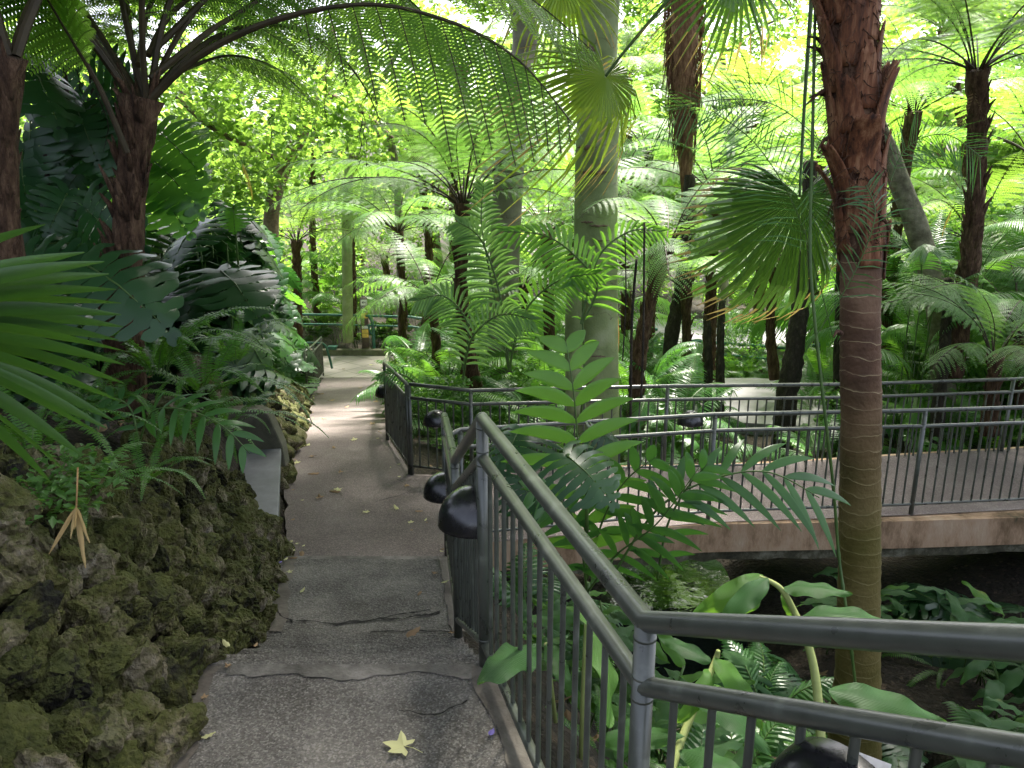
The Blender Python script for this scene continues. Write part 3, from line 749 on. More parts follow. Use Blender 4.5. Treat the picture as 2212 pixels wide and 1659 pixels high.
def rock_wall(name, label, y0, y1, hf, back, size, lod, skip=None, seed=0, foot=0, dens=1.0):
    random.seed(500 + seed); mb = MB(); y = y0; n_ = 0
    while y < y1:
        h = hf(y); rows = max(2, int(h / (size * 1.0)) + 1)
        for r in range(rows + 1):
            t_ = r / rows
            if skip and skip(y, t_): continue
            yy = y + random.uniform(-.4, .4) * size; sz = size * random.choice([.6, .75, .9, 1.0, 1.1, 1.3, 1.55])
            x = xl(yy) - foot - .03 - back * t_ * random.uniform(.92, 1.08) + random.uniform(-.03, .03)
            z = zp(yy) + .02 + h * t_ + random.uniform(-.25, .25) * size
            stone(mb, (x, yy, z), (sz * random.uniform(.7, 1.25), sz * random.uniform(.65, 1.1), sz * random.uniform(.5, .95)), n_ + seed, lod); n_ += 1
        y += size * 1.0 / dens
    return tag(mb.obj(name, MATS['limestone'], smooth=False if lod is not ICO2 else True), label, 'wall')
bnear = pB.y; bfar = pA.y
def hf1(y): return interp(y, [.2, 2.2, 3.5, 5, 6], [.78, .80, .90, 1.0, 1.05])
rock_wall('rock_wall', 'mossy pitted limestone rubble wall retaining the bank at the lower left', .9, bnear - .06, hf1, .62, .086, ICO3, seed=1)
rock_wall('rock_wall', 'rubble stones heaped behind the concrete bench', bnear + .1, bfar + .3, lambda y: .75, .5, .12, ICO3, foot=.42, seed=2, skip=lambda y, t_: t_ < .3)
rock_wall('rock_wall', 'dark rock wall leaning back beside the ramp beyond the bench', bfar + .35, 16.2, lambda y: interp(y, [7, 12, 16], [1.25, 1.2, .7]), .75, .135, ICO2, seed=3, dens=.95)
random.seed(5)
# =================================================================== VEGETATION
Z3 = Vector((0, 0, 1))
def curve(L, a0, a1, n, pw=1.0):
    """points in the XZ plane starting at elevation a0 and bending to a1 (degrees)"""
    p_ = Vector((0, 0, 0)); out = [p_.copy()]
    for i in range(n):
        t = (i + .5) / n; a = radians(a0 + (a1 - a0) * t ** pw)
        p_ = p_ + Vector((cos(a), 0, sin(a))) * (L / n); out.append(p_.copy())
    return out
def at_curve(pts, s):
    x = s * (len(pts) - 1); i = min(int(x), len(pts) - 2); f = x - i
    p_ = pts[i].lerp(pts[i + 1], f); t = (pts[i + 1] - pts[i]).normalized(); return p_, t

def fern_frond(L=2.2, a0=55, a1=-35, npin=24, lp=.42, npl=18, start=.14, droop=.25, seed=0, rad=.011, pw=1.0, hang=0., plw=.5, sway=.0, leaf='fern'):
    rnd = random.Random(seed); mb = MB(); c_ = curve(L, a0, a1, 22, pw)
    c_ = [q + Vector((0, sway * L * (i / 22) ** 2, 0)) for i, q in enumerate(c_)]
    tube(mb, c_, lerps([rad, rad * .8, rad * .5, rad * .2], len(c_)), 6, 0)
    for k in range(npin):
        s = start + (1 - start) * (k + .5) / npin; t = (k + .5) / npin
        prof = min(1, (t / .28) ** .7) * (1 - max(0, (t - .28) / .72) ** 1.7) + .06
        l0 = lp * prof; p_, T = at_curve(c_, min(s, .999)); N_ = T.cross(Vector((0, 1, 0))).normalized() * -1
        for sd_ in (-1, 1):
            if rnd.random() < .03: continue
            ln = l0 * rnd.uniform(.92, 1.08); fw = .30 + .5 * t + rnd.uniform(-.06, .06)
            d0 = (Vector((0, sd_, 0)) + T * fw + N_ * rnd.uniform(-.02, .12)).normalized()
            if hang: d0 = (d0 * (1 - hang) + Vector((0, 0, -1)) * hang + Vector((0, sd_ * .1, 0))).normalized()
            w_ = T.cross(d0); w_ = (T - d0 * T.dot(d0)).normalized()
            # pinna midrib
            pp = []; nseg = 5
            for i in range(nseg + 1):
                f = i / nseg; pp.append(p_ + d0 * (ln * f) - Z3 * (droop * ln * f * f) + w_ * (.04 * ln * f * f))
            r0 = rad * .28
            mb.add([pp[0] - w_ * r0, pp[0] + w_ * r0, pp[2] + w_ * r0 * .6, pp[2] - w_ * r0 * .6, pp[4] + w_ * r0 * .3, pp[4] - w_ * r0 * .3], [(0, 1, 2, 3), (3, 2, 4, 5)], 0)
            m_ = max(4, int(npl * (ln / lp) ** .8)); sp_ = ln / m_
            for j in range(m_):
                f = (j + .6) / m_; q, D_ = at_curve(pp, min(f, .999))
                pl = ln * .145 * (1 - f ** 2.2) ** .8 * rnd.uniform(.85, 1.12) + sp_ * .25
                for e_ in (-1, 1):
                    dd = (w_ * e_ + D_ * .38).normalized(); wd = sp_ * plw
                    tip = q + dd * pl - Z3 * (pl * .18 * rnd.random())
                    md = q + dd * (pl * .45)
                    mb.add([q - D_ * wd * .6, md - D_ * wd * .9, tip, md + D_ * wd * .7, q + D_ * wd * .5], [(0, 1, 2, 3, 4)], 1)
    return mb.mesh('frond', [MATS['stalk'], MATS[leaf]], smooth=False)

def palm_frond(L=1.8, a0=60, a1=-20, n=34, ll=.42, lw=.022, start=.2, hang=.35, seed=0, leaf='palm', stalk='green_stalk', rad=.010, fwd=.6, pw=1.0, vee=.25, taper=.5, segs=4, both=True, curlt=0.):
    rnd = random.Random(seed); mb = MB(); c_ = curve(L, a0, a1, 18, pw)
    tube(mb, c_, lerps([rad, rad * .8, rad * .5, rad * .25], len(c_)), 6, 0)
    for k in range(n):
        t = (k + .5) / n; s = start + (1 - start) * t
        prof = (.55 + .45 * sin(pi * min(1, t * 1.15 + .1))) * (1 - taper * max(0, t - .5))
        p_, T = at_curve(c_, min(s, .999)); N_ = -T.cross(Vector((0, 1, 0))).normalized()
        for sd_ in (-1, 1):
            ln = ll * prof * rnd.uniform(.92, 1.08); fw = fwd + .9 * t * t + rnd.uniform(-.08, .08)
            d0 = (Vector((0, sd_, 0)) + T * fw + N_ * (vee + rnd.uniform(-.08, .08))).normalized()
            W_ = (T - d0 * T.dot(d0)).normalized(); U = d0.cross(W_).normalized()
            vs = []; fs = []
            for i in range(segs + 1):
                f = i / segs; q = p_ + d0 * (ln * f) - Z3 * (hang * ln * f * f) - d0 * (curlt * ln * f * f * f)
                hw = lw * (.35 + 1.3 * f if f < .35 else .8 * (1 - ((f - .35) / .65) ** 1.6) + .005) * .62
                vs += [q - W_ * hw, q - U * (hw * .35 * sd_), q + W_ * hw]
                if i:
                    b_ = 3 * i; fs += [(b_ - 3, b_ - 2, b_ + 1, b_), (b_ - 2, b_ - 1, b_ + 2, b_ + 1)]
            mb.add(vs, fs, 1)
    return mb.mesh('frond', [MATS[stalk], MATS[leaf]], smooth=False)

def fan_leaf(R=.8, span=300, nseg=46, split=.5, seed=0, leaf='fan', droop=.35, tipdroop=.35, pleat=.018, petiole=1.0, tipmat='fan_tip', tiplen=.12, cup=.15, rp=.009, side=.16):
    """fan centre at the origin, axis +X; petiole runs back along -X"""
    rnd = random.Random(seed); mb = MB()
    h = radians(span / 2); da = 2 * h / nseg
    for k in range(nseg):
        a = -h + da * (k + .5); Rk = R * (1 - side * abs(a / h) ** 2) * rnd.uniform(.93, 1.04); sp_ = split * rnd.uniform(.85, 1.15)
        rows = [.015, .16, .32, sp_, (sp_ + 1) * .5, .86, 1.0]; vs = []; fs = []; dr = droop * rnd.uniform(.8, 1.2); td = tipdroop * rnd.uniform(.3, 1.8); aw = rnd.uniform(-.05, .05)
        for i, r_ in enumerate(rows):
            wdt = da * .5 if r_ <= sp_ + .001 else da * .5 * sp_ / r_ * (1 - (r_ - sp_) / (1 - sp_)) ** .7 + .0001
            z = -dr * Rk * r_ * r_ + cup * Rk * r_ - (td * Rk * ((r_ - sp_) / (1 - sp_)) ** 2 if r_ > sp_ else 0)
            an = a + (aw * (r_ - sp_) if r_ > sp_ else 0)
            for q, pz_ in ((-1, -1), (0, 1), (1, -1)):
                an2 = an + q * wdt; rr = Rk * r_ * (1 - .15 * max(0, r_ - .7))
                vs.append((rr * cos(an2), rr * sin(an2), z + pz_ * pleat * r_ * R * (1 if r_ <= sp_ else .6)))
            if i:
                b_ = 3 * i; fs += [(b_ - 3, b_ - 2, b_ + 1, b_), (b_ - 2, b_ - 1, b_ + 2, b_ + 1)]
        nf = len(fs); b0 = len(mb.v); mb.v.extend(vs)
        for i, f in enumerate(fs):
            mb.f.append(tuple(q + b0 for q in f)); mb.m.append(2 if (i >= nf - (2 if rnd.random() < .7 else 4) and rnd.random() < tiplen * 6) else 1)
    if petiole: tube(mb, [(-petiole, 0, -.0), (-petiole * .5, 0, .01), (0, 0, 0), (R * .12, 0, .004)], [rp * 1.5, rp * 1.15, rp, rp * .4], 7, 0)
    return mb.mesh('fan_leaf', [MATS['green_stalk'], MATS[leaf], MATS[tipmat]], smooth=False)

def monstera_leaf(L=.55, W=.5, n=8, seed=0, leaf='monstera', droop=.30, side=.25, slit=.62, petiole=.5, pdrop=.7):
    rnd = random.Random(seed); mb = MB()
    def bend(x, y): return -droop * (max(0, x) / L) ** 2 * L - side * (y / W) ** 2 * L + .015 * noise.noise(Vector((x * 9, y * 9, seed)))
    for sd_ in (-1, 1):
        for i in range(n + 1):
            t = i / n
            bx = L * (-.0 + .93 * t); ang = radians(140 - 118 * t ** .75)
            tipx = L * (-.24 + 1.22 * t ** 1.0); tipy = W * .98 * (sin(pi * min(1, .20 + .78 * (1 - (1 - t) ** 1.25)))) ** .75
            if t > .93: tipy = W * .12
            t0 = Vector((bx, 0, 0)); t3 = Vector((tipx + .02 * rnd.uniform(-1, 1), sd_ * tipy, 0)); ln = (t3 - t0).length
            ctrl = t0 + Vector((cos(ang) * .5 - .04, sd_ * sin(ang) * .55, 0)) * ln
            ws = [L * .93 / n * .5, None]; wout = max(.035, (1.75 * L / n) * .5 * (1 - .35 * t))
            vs = []; fs = []; S_ = [0, .18, .36, .52, .68, .82, .93, 1.0]; zo = rnd.uniform(-.002, .002)
            for j, f in enumerate(S_):
                q = t0 * (1 - f) ** 2 + ctrl * (2 * f * (1 - f)) + t3 * f * f
                tg_ = ((ctrl - t0) * (1 - f) + (t3 - ctrl) * f).normalized(); nn = Vector((-tg_.y, tg_.x, 0))
                wd = (ws[0] * (1 - f) + wout * f)
                if f > .40: wd *= slit + .1 * rnd.random() * 0
                if f > .75: wd *= (1 - ((f - .75) / .25) ** 2.2) * .97 + .06
                for e_ in (-1, 0, 1):
                    p_ = q + nn * (wd * e_); vs.append((p_.x, p_.y, bend(p_.x, p_.y) + zo + (.006 if e_ == 0 else 0) * f))
                if j:
                    b_ = 3 * j; fs += [(b_ - 3, b_ - 2, b_ + 1, b_), (b_ - 2, b_ - 1, b_ + 2, b_ + 1)]
            mb.add(vs, fs, 1)
    tube(mb, [(0, 0, .004), (L * .4, 0, bend(L * .4, 0) + .006), (L * .85, 0, bend(L * .85, 0) + .005)], [.006, .0045, .002], 5, 0)
    if petiole: tube(mb, smoothpts([(0, 0, 0), (-petiole * .25, 0, -petiole * pdrop * .3), (-petiole * .4, 0, -petiole * pdrop)], 4), [.006] * 9, 5, 0)
    # join islands for one random colour per leaf: share nothing, colour varies little
    return mb.mesh('leaf', [MATS['green_stalk'], MATS[leaf]], smooth=True)

def blade_leaf(L=.45, W=.12, seed=0, leaf='ginger', droop=.5, wave=.02, a0=10, fold=.25, ns=14, mats=None, petiole=0.):
    rnd = random.Random(seed); mb = MB(); c_ = curve(L, a0, a0 - 90 * droop, ns, 1.2); vs = []; fs = []
    for i, p_ in enumerate(c_):
        t = i / ns; T = (c_[min(i + 1, ns)] - c_[max(i - 1, 0)]).normalized(); N_ = -T.cross(Vector((0, 1, 0)))
        hw = W * .5 * (sin(pi * min(1, t ** .75 * .98 + .02))) ** .75 + .001
        for q in (-1, -.55, 0, .55, 1):
            wv = wave * sin(t * 17 + seed + (2 if q > 0 else 0)) * q * q * (1 if abs(q) > .9 else .4)
            vs.append(p_ + Vector((0, q * hw, 0)) + N_ * (fold * hw * abs(q) + wv - (.004 if q == 0 else 0)))
        if i:
            for k in range(4):
                b_ = 5 * i + k; fs.append((b_ - 5, b_ - 4, b_ + 1, b_))
    mb.add(vs, fs, 0)
    if petiole: tube(mb, [(-petiole, 0, -petiole * .3), (0, 0, 0)], .004, 5, 0)
    return mb.mesh('leaf', [MATS[leaf]], smooth=True)

def sword_frond(L=.8, seed=0, a0=55, a1=-50, n=44, w=.05, leaf='sword'):
    rnd = random.Random(seed); mb = MB(); c_ = curve(L, a0, a1, 16)
    tube(mb, c_, .0025, 4, 0)
    for k in range(n):
        t = (k + .5) / n; s = .08 + .92 * t; p_, T = at_curve(c_, min(s, .999)); l_ = w * (1 - t ** 2.5) * min(1, t * 6 + .4) * rnd.uniform(.88, 1.1) + .004
        N_ = -T.cross(Vector((0, 1, 0)))
        for sd_ in (-1, 1):
            d0 = (Vector((0, sd_, 0)) + T * .25 + N_ * rnd.uniform(-.2, .15)).normalized(); hw = L / n * .43
            tip = p_ + d0 * l_ - Z3 * .15 * l_
            mb.add([p_ - T * hw * .7, p_ + d0 * l_ * .5 - T * hw * .8, tip, p_ + d0 * l_ * .5 + T * hw * .8, p_ + T * hw], [(0, 1, 2, 3, 4)], 1)
    return mb.mesh('frond', [MATS['green_stalk'], MATS[leaf]], smooth=False)

# ---- leaf masses ---------------------------------------------------------
def leafcloud(name, clumps, n, size, mat, seed=0, flat=.5, kite=1.9, fold=.25, parent=None, kind=None):
    """n folded leaves spread through clumps [(x,y,z,rx,ry,rz)]"""
    rg = np.random.default_rng(seed); cl = np.array(clumps, float)
    vol = (cl[:, 3] * cl[:, 4] * cl[:, 5]) ** .7; idx = rg.choice(len(cl), n, p=vol / vol.sum())
    d = rg.normal(size=(n, 3)); d /= np.linalg.norm(d, axis=1)[:, None]; r = rg.random(n) ** .45
    c = cl[idx, :3] + d * r[:, None] * cl[idx, 3:6]
    nrm = rg.normal(size=(n, 3)) * (1 - flat); nrm[:, 2] = np.abs(nrm[:, 2]) + flat; nrm /= np.linalg.norm(nrm, axis=1)[:, None]
    a = np.cross(nrm, rg.normal(size=(n, 3))); a /= np.linalg.norm(a, axis=1)[:, None]; b_ = np.cross(nrm, a)
    s = size * rg.uniform(.6, 1.25, n)[:, None]; w_ = s / kite
    v0 = c - a * s * .5; v1 = c + b_ * w_ * .5 + nrm * w_ * fold; v2 = c + a * s * .55; v3 = c - b_ * w_ * .5 + nrm * w_ * fold
    V = np.stack([v0, v1, v2, v3], 1).reshape(-1, 3)
    base = np.arange(n) * 4; F = np.stack([base, base + 1, base + 2, base, base + 2, base + 3], 1).reshape(-1)
    me = bpy.data.meshes.new(name); me.vertices.add(4 * n); me.vertices.foreach_set('co', V.ravel())
    me.loops.add(6 * n); me.loops.foreach_set('vertex_index', F); me.polygons.add(2 * n)
    me.polygons.foreach_set('loop_start', np.arange(2 * n) * 3); me.polygons.foreach_set('loop_total', np.full(2 * n, 3))
    me.materials.append(MATS[mat]); me.update(calc_edges=True); me.validate()
    return me
def clumps_in(c, R, n, r, seed, low=None):
    rnd = random.Random(seed); out = []
    for i in range(n):
        while True:
            p_ = Vector((rnd.uniform(-1, 1), rnd.uniform(-1, 1), rnd.uniform(-1, 1)))
            if p_.length < 1: break
        q = r * rnd.uniform(.6, 1.35)
        out.append((c[0] + p_.x * R[0], c[1] + p_.y * R[1], c[2] + p_.z * R[2], q, q, q * .6))
    return out

# ---- prototypes ----------------------------------------------------------
FERN = [fern_frond(2.3, 62, -28, 18, .50, 24, seed=1, plw=.42), fern_frond(2.1, 48, -42, 17, .48, 24, seed=2, droop=.4, plw=.42),
        fern_frond(2.4, 36, -30, 19, .50, 24, seed=3, sway=.12, plw=.42), fern_frond(2.2, 70, 0, 18, .46, 23, seed=4, sway=-.12, plw=.42),
        fern_frond(2.2, 28, -50, 18, .50, 24, seed=5, droop=.5, plw=.42)]
def remat(me, slot, mat, name=None):
    m2 = me.copy(); m2.name = name or me.name; m2.materials[slot] = MATS[mat]; return m2
FERN_PALE = [remat(q, 1, 'fern_pale') for q in FERN]
FERN_YEL = [remat(q, 1, 'fern_yellow') for q in FERN]
FERN_NEAR = [fern_frond(3.0, 55, -25, 19, .72, 34, seed=31, leaf='fern_near', rad=.022, plw=.42), fern_frond(3.1, 60, -35, 19, .72, 34, seed=32, leaf='fern_near', rad=.022, sway=.1, plw=.42),
             fern_frond(2.9, 45, -30, 18, .7, 34, seed=33, leaf='fern_near', rad=.021, sway=-.1, plw=.42)]
PALM = [palm_frond(1.7, 65, -10, 34, .40, .030, seed=1), palm_frond(1.6, 50, -35, 32, .42, .030, seed=2, hang=.6), palm_frond(1.8, 38, -30, 36, .40, .028, seed=3), palm_frond(1.5, 75, 20, 30, .38, .030, seed=4)]
PALM_LIME = [remat(q, 1, 'palm_lime') for q in PALM]
KENTIA = [palm_frond(2.6, 65, -45, 44, .62, .034, seed=7, hang=.75, leaf='palm_lime', rad=.014), palm_frond(2.4, 50, -60, 42, .6, .034, seed=8, hang=.8, leaf='palm_lime', rad=.014)]
PARLOUR = [palm_frond(.75, 70, 0, 13, .26, .05, seed=11, hang=.3, leaf='palm', start=.25, segs=5), palm_frond(.7, 45, -30, 12, .26, .05, seed=12, hang=.4, leaf='palm_lime', start=.25, segs=5), palm_frond(.8, 30, -40, 14, .26, .045, seed=13, hang=.4, leaf='palm', start=.25, segs=5)]
MONS = [monstera_leaf(.5, .36, 8, seed=s, droop=dr, side=sdd) for s, dr, sdd in ((1, .3, .25), (2, .5, .35), (3, .15, .4), (4, .4, .15))]
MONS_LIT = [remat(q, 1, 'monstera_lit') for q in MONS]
GING = [blade_leaf(.42, .115, seed=s, droop=dr, wave=.006) for s, dr in ((1, .5), (2, .8), (3, .3))]
SWORD = [sword_frond(.85, 1), sword_frond(.75, 2, 65, -60), sword_frond(.9, 3, 40, -55)]

def basis(az, tilt=0, roll=0, scale=1, loc=(0, 0, 0)):
    return Matrix.Translation(loc) @ Matrix.Rotation(az, 4, 'Z') @ Matrix.Rotation(-tilt, 4, 'Y') @ Matrix.Rotation(roll, 4, 'X') @ Matrix.Scale(scale, 4)

def tree_fern(top, base, label, meshes, n=14, scale=1., r=.075, seed=0, group=None, trunk='fern_trunk', dirs=None, stubs=0, tilt=0., rtop=None, name='tree_fern', skirt=0, part='frond'):
    """top/base world points of the trunk; fronds radiate from the top"""
    rnd = random.Random(seed + 77); top = Vector(top); base = Vector(base)
    root = empty(name, base, label, 'tree fern', group)
    L = top - base; t = MB(); k = max(8, int(L.length / .12))
    sidew = Vector((rnd.uniform(-.06, .06), rnd.uniform(-.06, .06), 0)) * L.length
    pts = [L * (i / k) + sidew * sin(pi * i / k) for i in range(k + 1)]
    tube(t, pts, [(r * (1.25 - .45 * min(1, i / k * 1.6)) if i / k < .85 else r * (.8 + (i / k - .85) * 2.2)) for i in range(k + 1)], 14, 0, rough=.45, rs=11, seed=seed)
    for i in range(stubs or int(L.length * 26)):      # old leaf bases sticking up along the trunk
        f = rnd.random() ** .8; p_ = L * f + sidew * sin(pi * f); a = rnd.uniform(0, 2 * pi); d = Vector((cos(a), sin(a), 0)); rr = r * .85
        q0 = p_ + d * rr * .8; q1 = p_ + d * (rr * 1.12) + Z3 * (r * .8); q2 = p_ + d * (rr * rnd.uniform(1.25, 1.75)) + Z3 * (r * rnd.uniform(1.1, 2.0))
        tube(t, [q0, q1, q2], [r * .22, r * .17, r * .05], 5, 0)
    t.obj('trunk', MATS[trunk], root)
    if dirs is None: dirs = [(2 * pi * (i + rnd.uniform(-.3, .3)) / n, rnd.uniform(-8, 14), None) for i in range(n)]
    for i, (az, tl, mi) in enumerate(dirs):
        me = meshes[(mi if mi is not None else rnd.randrange(len(meshes))) % len(meshes)]
        link(part, me, root, basis(az, radians(tl + tilt), rnd.uniform(-.25, .25), scale * rnd.uniform(.88, 1.08), L + Vector((cos(az), sin(az), 0)) * r * .6))
    for i in range(skirt):
        az = rnd.uniform(0, 2 * pi); link('dead_frond', rnd.choice(DEAD), root, basis(az, radians(-95), 0, scale * rnd.uniform(.3, .5), L - Z3 * .05))
    return root
DEAD = [fern_frond(1.6, 20, -60, 16, .2, 8, seed=41, leaf='dry_leaf')]

def clump(name, cat, base, label, meshes, n, scale=1., seed=0, group=None, spread=.12, tilt=(-10, 20), part='frond', rise=0., azs=None):
    rnd = random.Random(seed + 5); root = empty(name, base, label, cat, group)
    for i in range(n):
        az = azs[i % len(azs)] + rnd.uniform(-.3, .3) if azs else 2 * pi * (i + rnd.uniform(-.35, .35)) / n
        h = rnd.uniform(0, rise); o_ = Vector((cos(az), sin(az), 0)) * spread * rnd.random() + Z3 * h
        link(part, rnd.choice(meshes), root, basis(az, radians(rnd.uniform(*tilt)), rnd.uniform(-.3, .3), scale * rnd.uniform(.75, 1.15), o_))
    if rise:
        st = MB()
        for i in range(3 if rise < 1 else 5):
            a = 2 * pi * i / 3; q = Vector((cos(a), sin(a), 0)) * spread * .5
            tube(st, [q - Z3 * .1, q * 1.3 + Z3 * rise * rnd.uniform(.7, 1)], [.012, .008], 6)
        st.obj('stem', MATS['green_stalk'], root)
    return root

# ---- main tree fern on the left -----------------------------------------
dL = 4.9
topL = P(300, 165, dL); baseL = P(258, 800, dL + .3) - Z3 * .3
def az_to(top, u, v, d):
    q = P(u, v, d) - top; return math.atan2(q.y, q.x)
tfm = tree_fern(topL - Z3 * .12, baseL, 'big dark trunked tree fern at the left with thick fronds arching over the path', FERN_NEAR, r=.105, seed=3, scale=1.0,
    dirs=[(radians(a), t_, m_) for a, t_, m_ in ((75, 8, 0), (48, 22, 1), (110, 16, 2), (140, 5, 0), (172, 12, 1), (205, 20, 2), (320, 30, 0), (62, -14, 1), (125, -12, 0), (95, 30, 1))], stubs=110)
# hero fronds that arch over the path, each with its own curve
def hero_frond(root, pts, lp, npin, npl, seed, rad=.024, leaf='fern_near', start=.3, hang=.72, droop=.25):
    """pts: world points of the rachis"""
    rnd = random.Random(seed); o_ = root.location; c_ = [p_ - o_ for p_ in smoothpts(pts, 8)]; mb = MB()
    tube(mb, c_, lerps([rad, rad * .8, rad * .5, rad * .32, rad * .12], len(c_)), 8, 0, rough=.12, rs=20)
    for k in range(npin):
        t = (k + .5) / npin; s = start + (1 - start) * t; prof = min(1, (t / .2) ** .6) * (1 - max(0, (t - .35) / .65) ** 1.8) + .07
        p_, T = at_curve(c_, min(s, .999)); Lt = T.cross(Z3).normalized()
        for sd_ in (-1, 1):
            ln = lp * prof * rnd.uniform(.85, 1.08)
            d0 = (Lt * sd_ * (1 - hang * .55) + T * (.35 + .45 * t) - Z3 * (hang if sd_ > 0 else hang * .15) + Z3 * rnd.uniform(-.06, .06)).normalized()
            w_ = (T - d0 * T.dot(d0)).normalized(); pp = []
            for i in range(7):
                f = i / 6; pp.append(p_ + d0 * ln * f - Z3 * (droop * ln * f * f))
            r0 = rad * .14
            for i in range(6):
                mb.add([pp[i] - w_ * r0, pp[i] + w_ * r0, pp[i + 1] + w_ * r0 * .8, pp[i + 1] - w_ * r0 * .8], [(0, 1, 2, 3)], 0)
            m_ = max(6, int(npl * (ln / lp) ** .8)); sp_ = ln / m_
            for j in range(m_):
                f = (j + .5) / m_; q, D_ = at_curve(pp, min(f, .999)); pl = ln * .15 * (1 - f ** 2.4) ** .8 * rnd.uniform(.85, 1.1) + sp_ * .3
                if rnd.random() < .012: continue
                for e_ in (-1, 1):
                    dd = (w_ * e_ + D_ * .36).normalized(); wd = sp_ * .47; nn = D_.cross(dd)
                    md = q + dd * (pl * .5) - Z3 * pl * .03; tip = q + dd * pl + D_ * pl * .08 - Z3 * (pl * .1)
                    mb.add([q - D_ * wd * .7, md - D_ * wd * .8, tip, md + D_ * wd * .75, q + D_ * wd * .8], [(0, 1, 2, 3, 4)], 1)
    return mb.obj('frond', [MATS['stalk'], MATS[leaf]], root, smooth=False)
hero_frond(tfm, [P(325, 215, 4.9), P(430, 120, 4.85), P(600, 42, 4.8), P(800, 10, 4.7), P(980, 50, 4.6), P(1120, 130, 4.55), P(1235, 265, 4.5)], .72, 15, 32, 61, rad=.025, start=.36, hang=.70)
hero_frond(tfm, [P(325, 170, 4.9), P(400, 110, 5.0), P(480, 50, 5.2), P(640, -30, 5.6), P(850, -20, 6.0), P(960, 90, 6.2), P(1010, 190, 6.3)], .80, 15, 30, 62, rad=.024, start=.30, hang=.5)
hero_frond(tfm, [P(330, 110, 5.0), P(600, -120, 5.6), P(880, -120, 6.0), P(1120, -20, 6.2), P(1280, 110, 6.2)], .75, 16, 28, 66, rad=.022, start=.35, hang=.35)
hero_frond(tfm, [P(325, 190, 4.95), P(400, 150, 5.4), P(500, 120, 6.0), P(600, 150, 6.6), P(680, 230, 7.0)], .62, 15, 26, 67, rad=.018, start=.35, hang=.3)
hero_frond(tfm, [P(275, 330, 4.85), P(215, 190, 4.7), P(140, 60, 4.5), P(60, -60, 4.3), P(-60, -140, 4.1)], .5, 22, 22, 63, rad=.02, start=.35, hang=.5)
hero_frond(tfm, [P(320, 120, 4.95), P(380, 20, 5.2), P(520, -60, 5.8), P(640, 20, 6.6), P(700, 130, 7.2)], .6, 22, 24, 64, rad=.02, start=.3, hang=.4)
hero_frond(tfm, [P(300, 140, 4.9), P(330, 0, 5.4), P(420, -60, 6.2), P(560, 60, 7.2), P(640, 200, 7.8)], .6, 22, 24, 65, rad=.02, start=.3, hang=.3)
# second one at the frame's left edge
tree_fern(P(18, 120, 3.9), P(20, 600, 4.2), 'tree fern trunk cut off by the left edge of the frame', FERN_NEAR, r=.075, seed=8,
    dirs=[(radians(a), t_, m_) for a, t_, m_ in ((70, 10, 0), (110, 14, 1), (150, 10, 2), (95, -10, 0), (190, 20, 1), (130, 25, 0))], stubs=50)

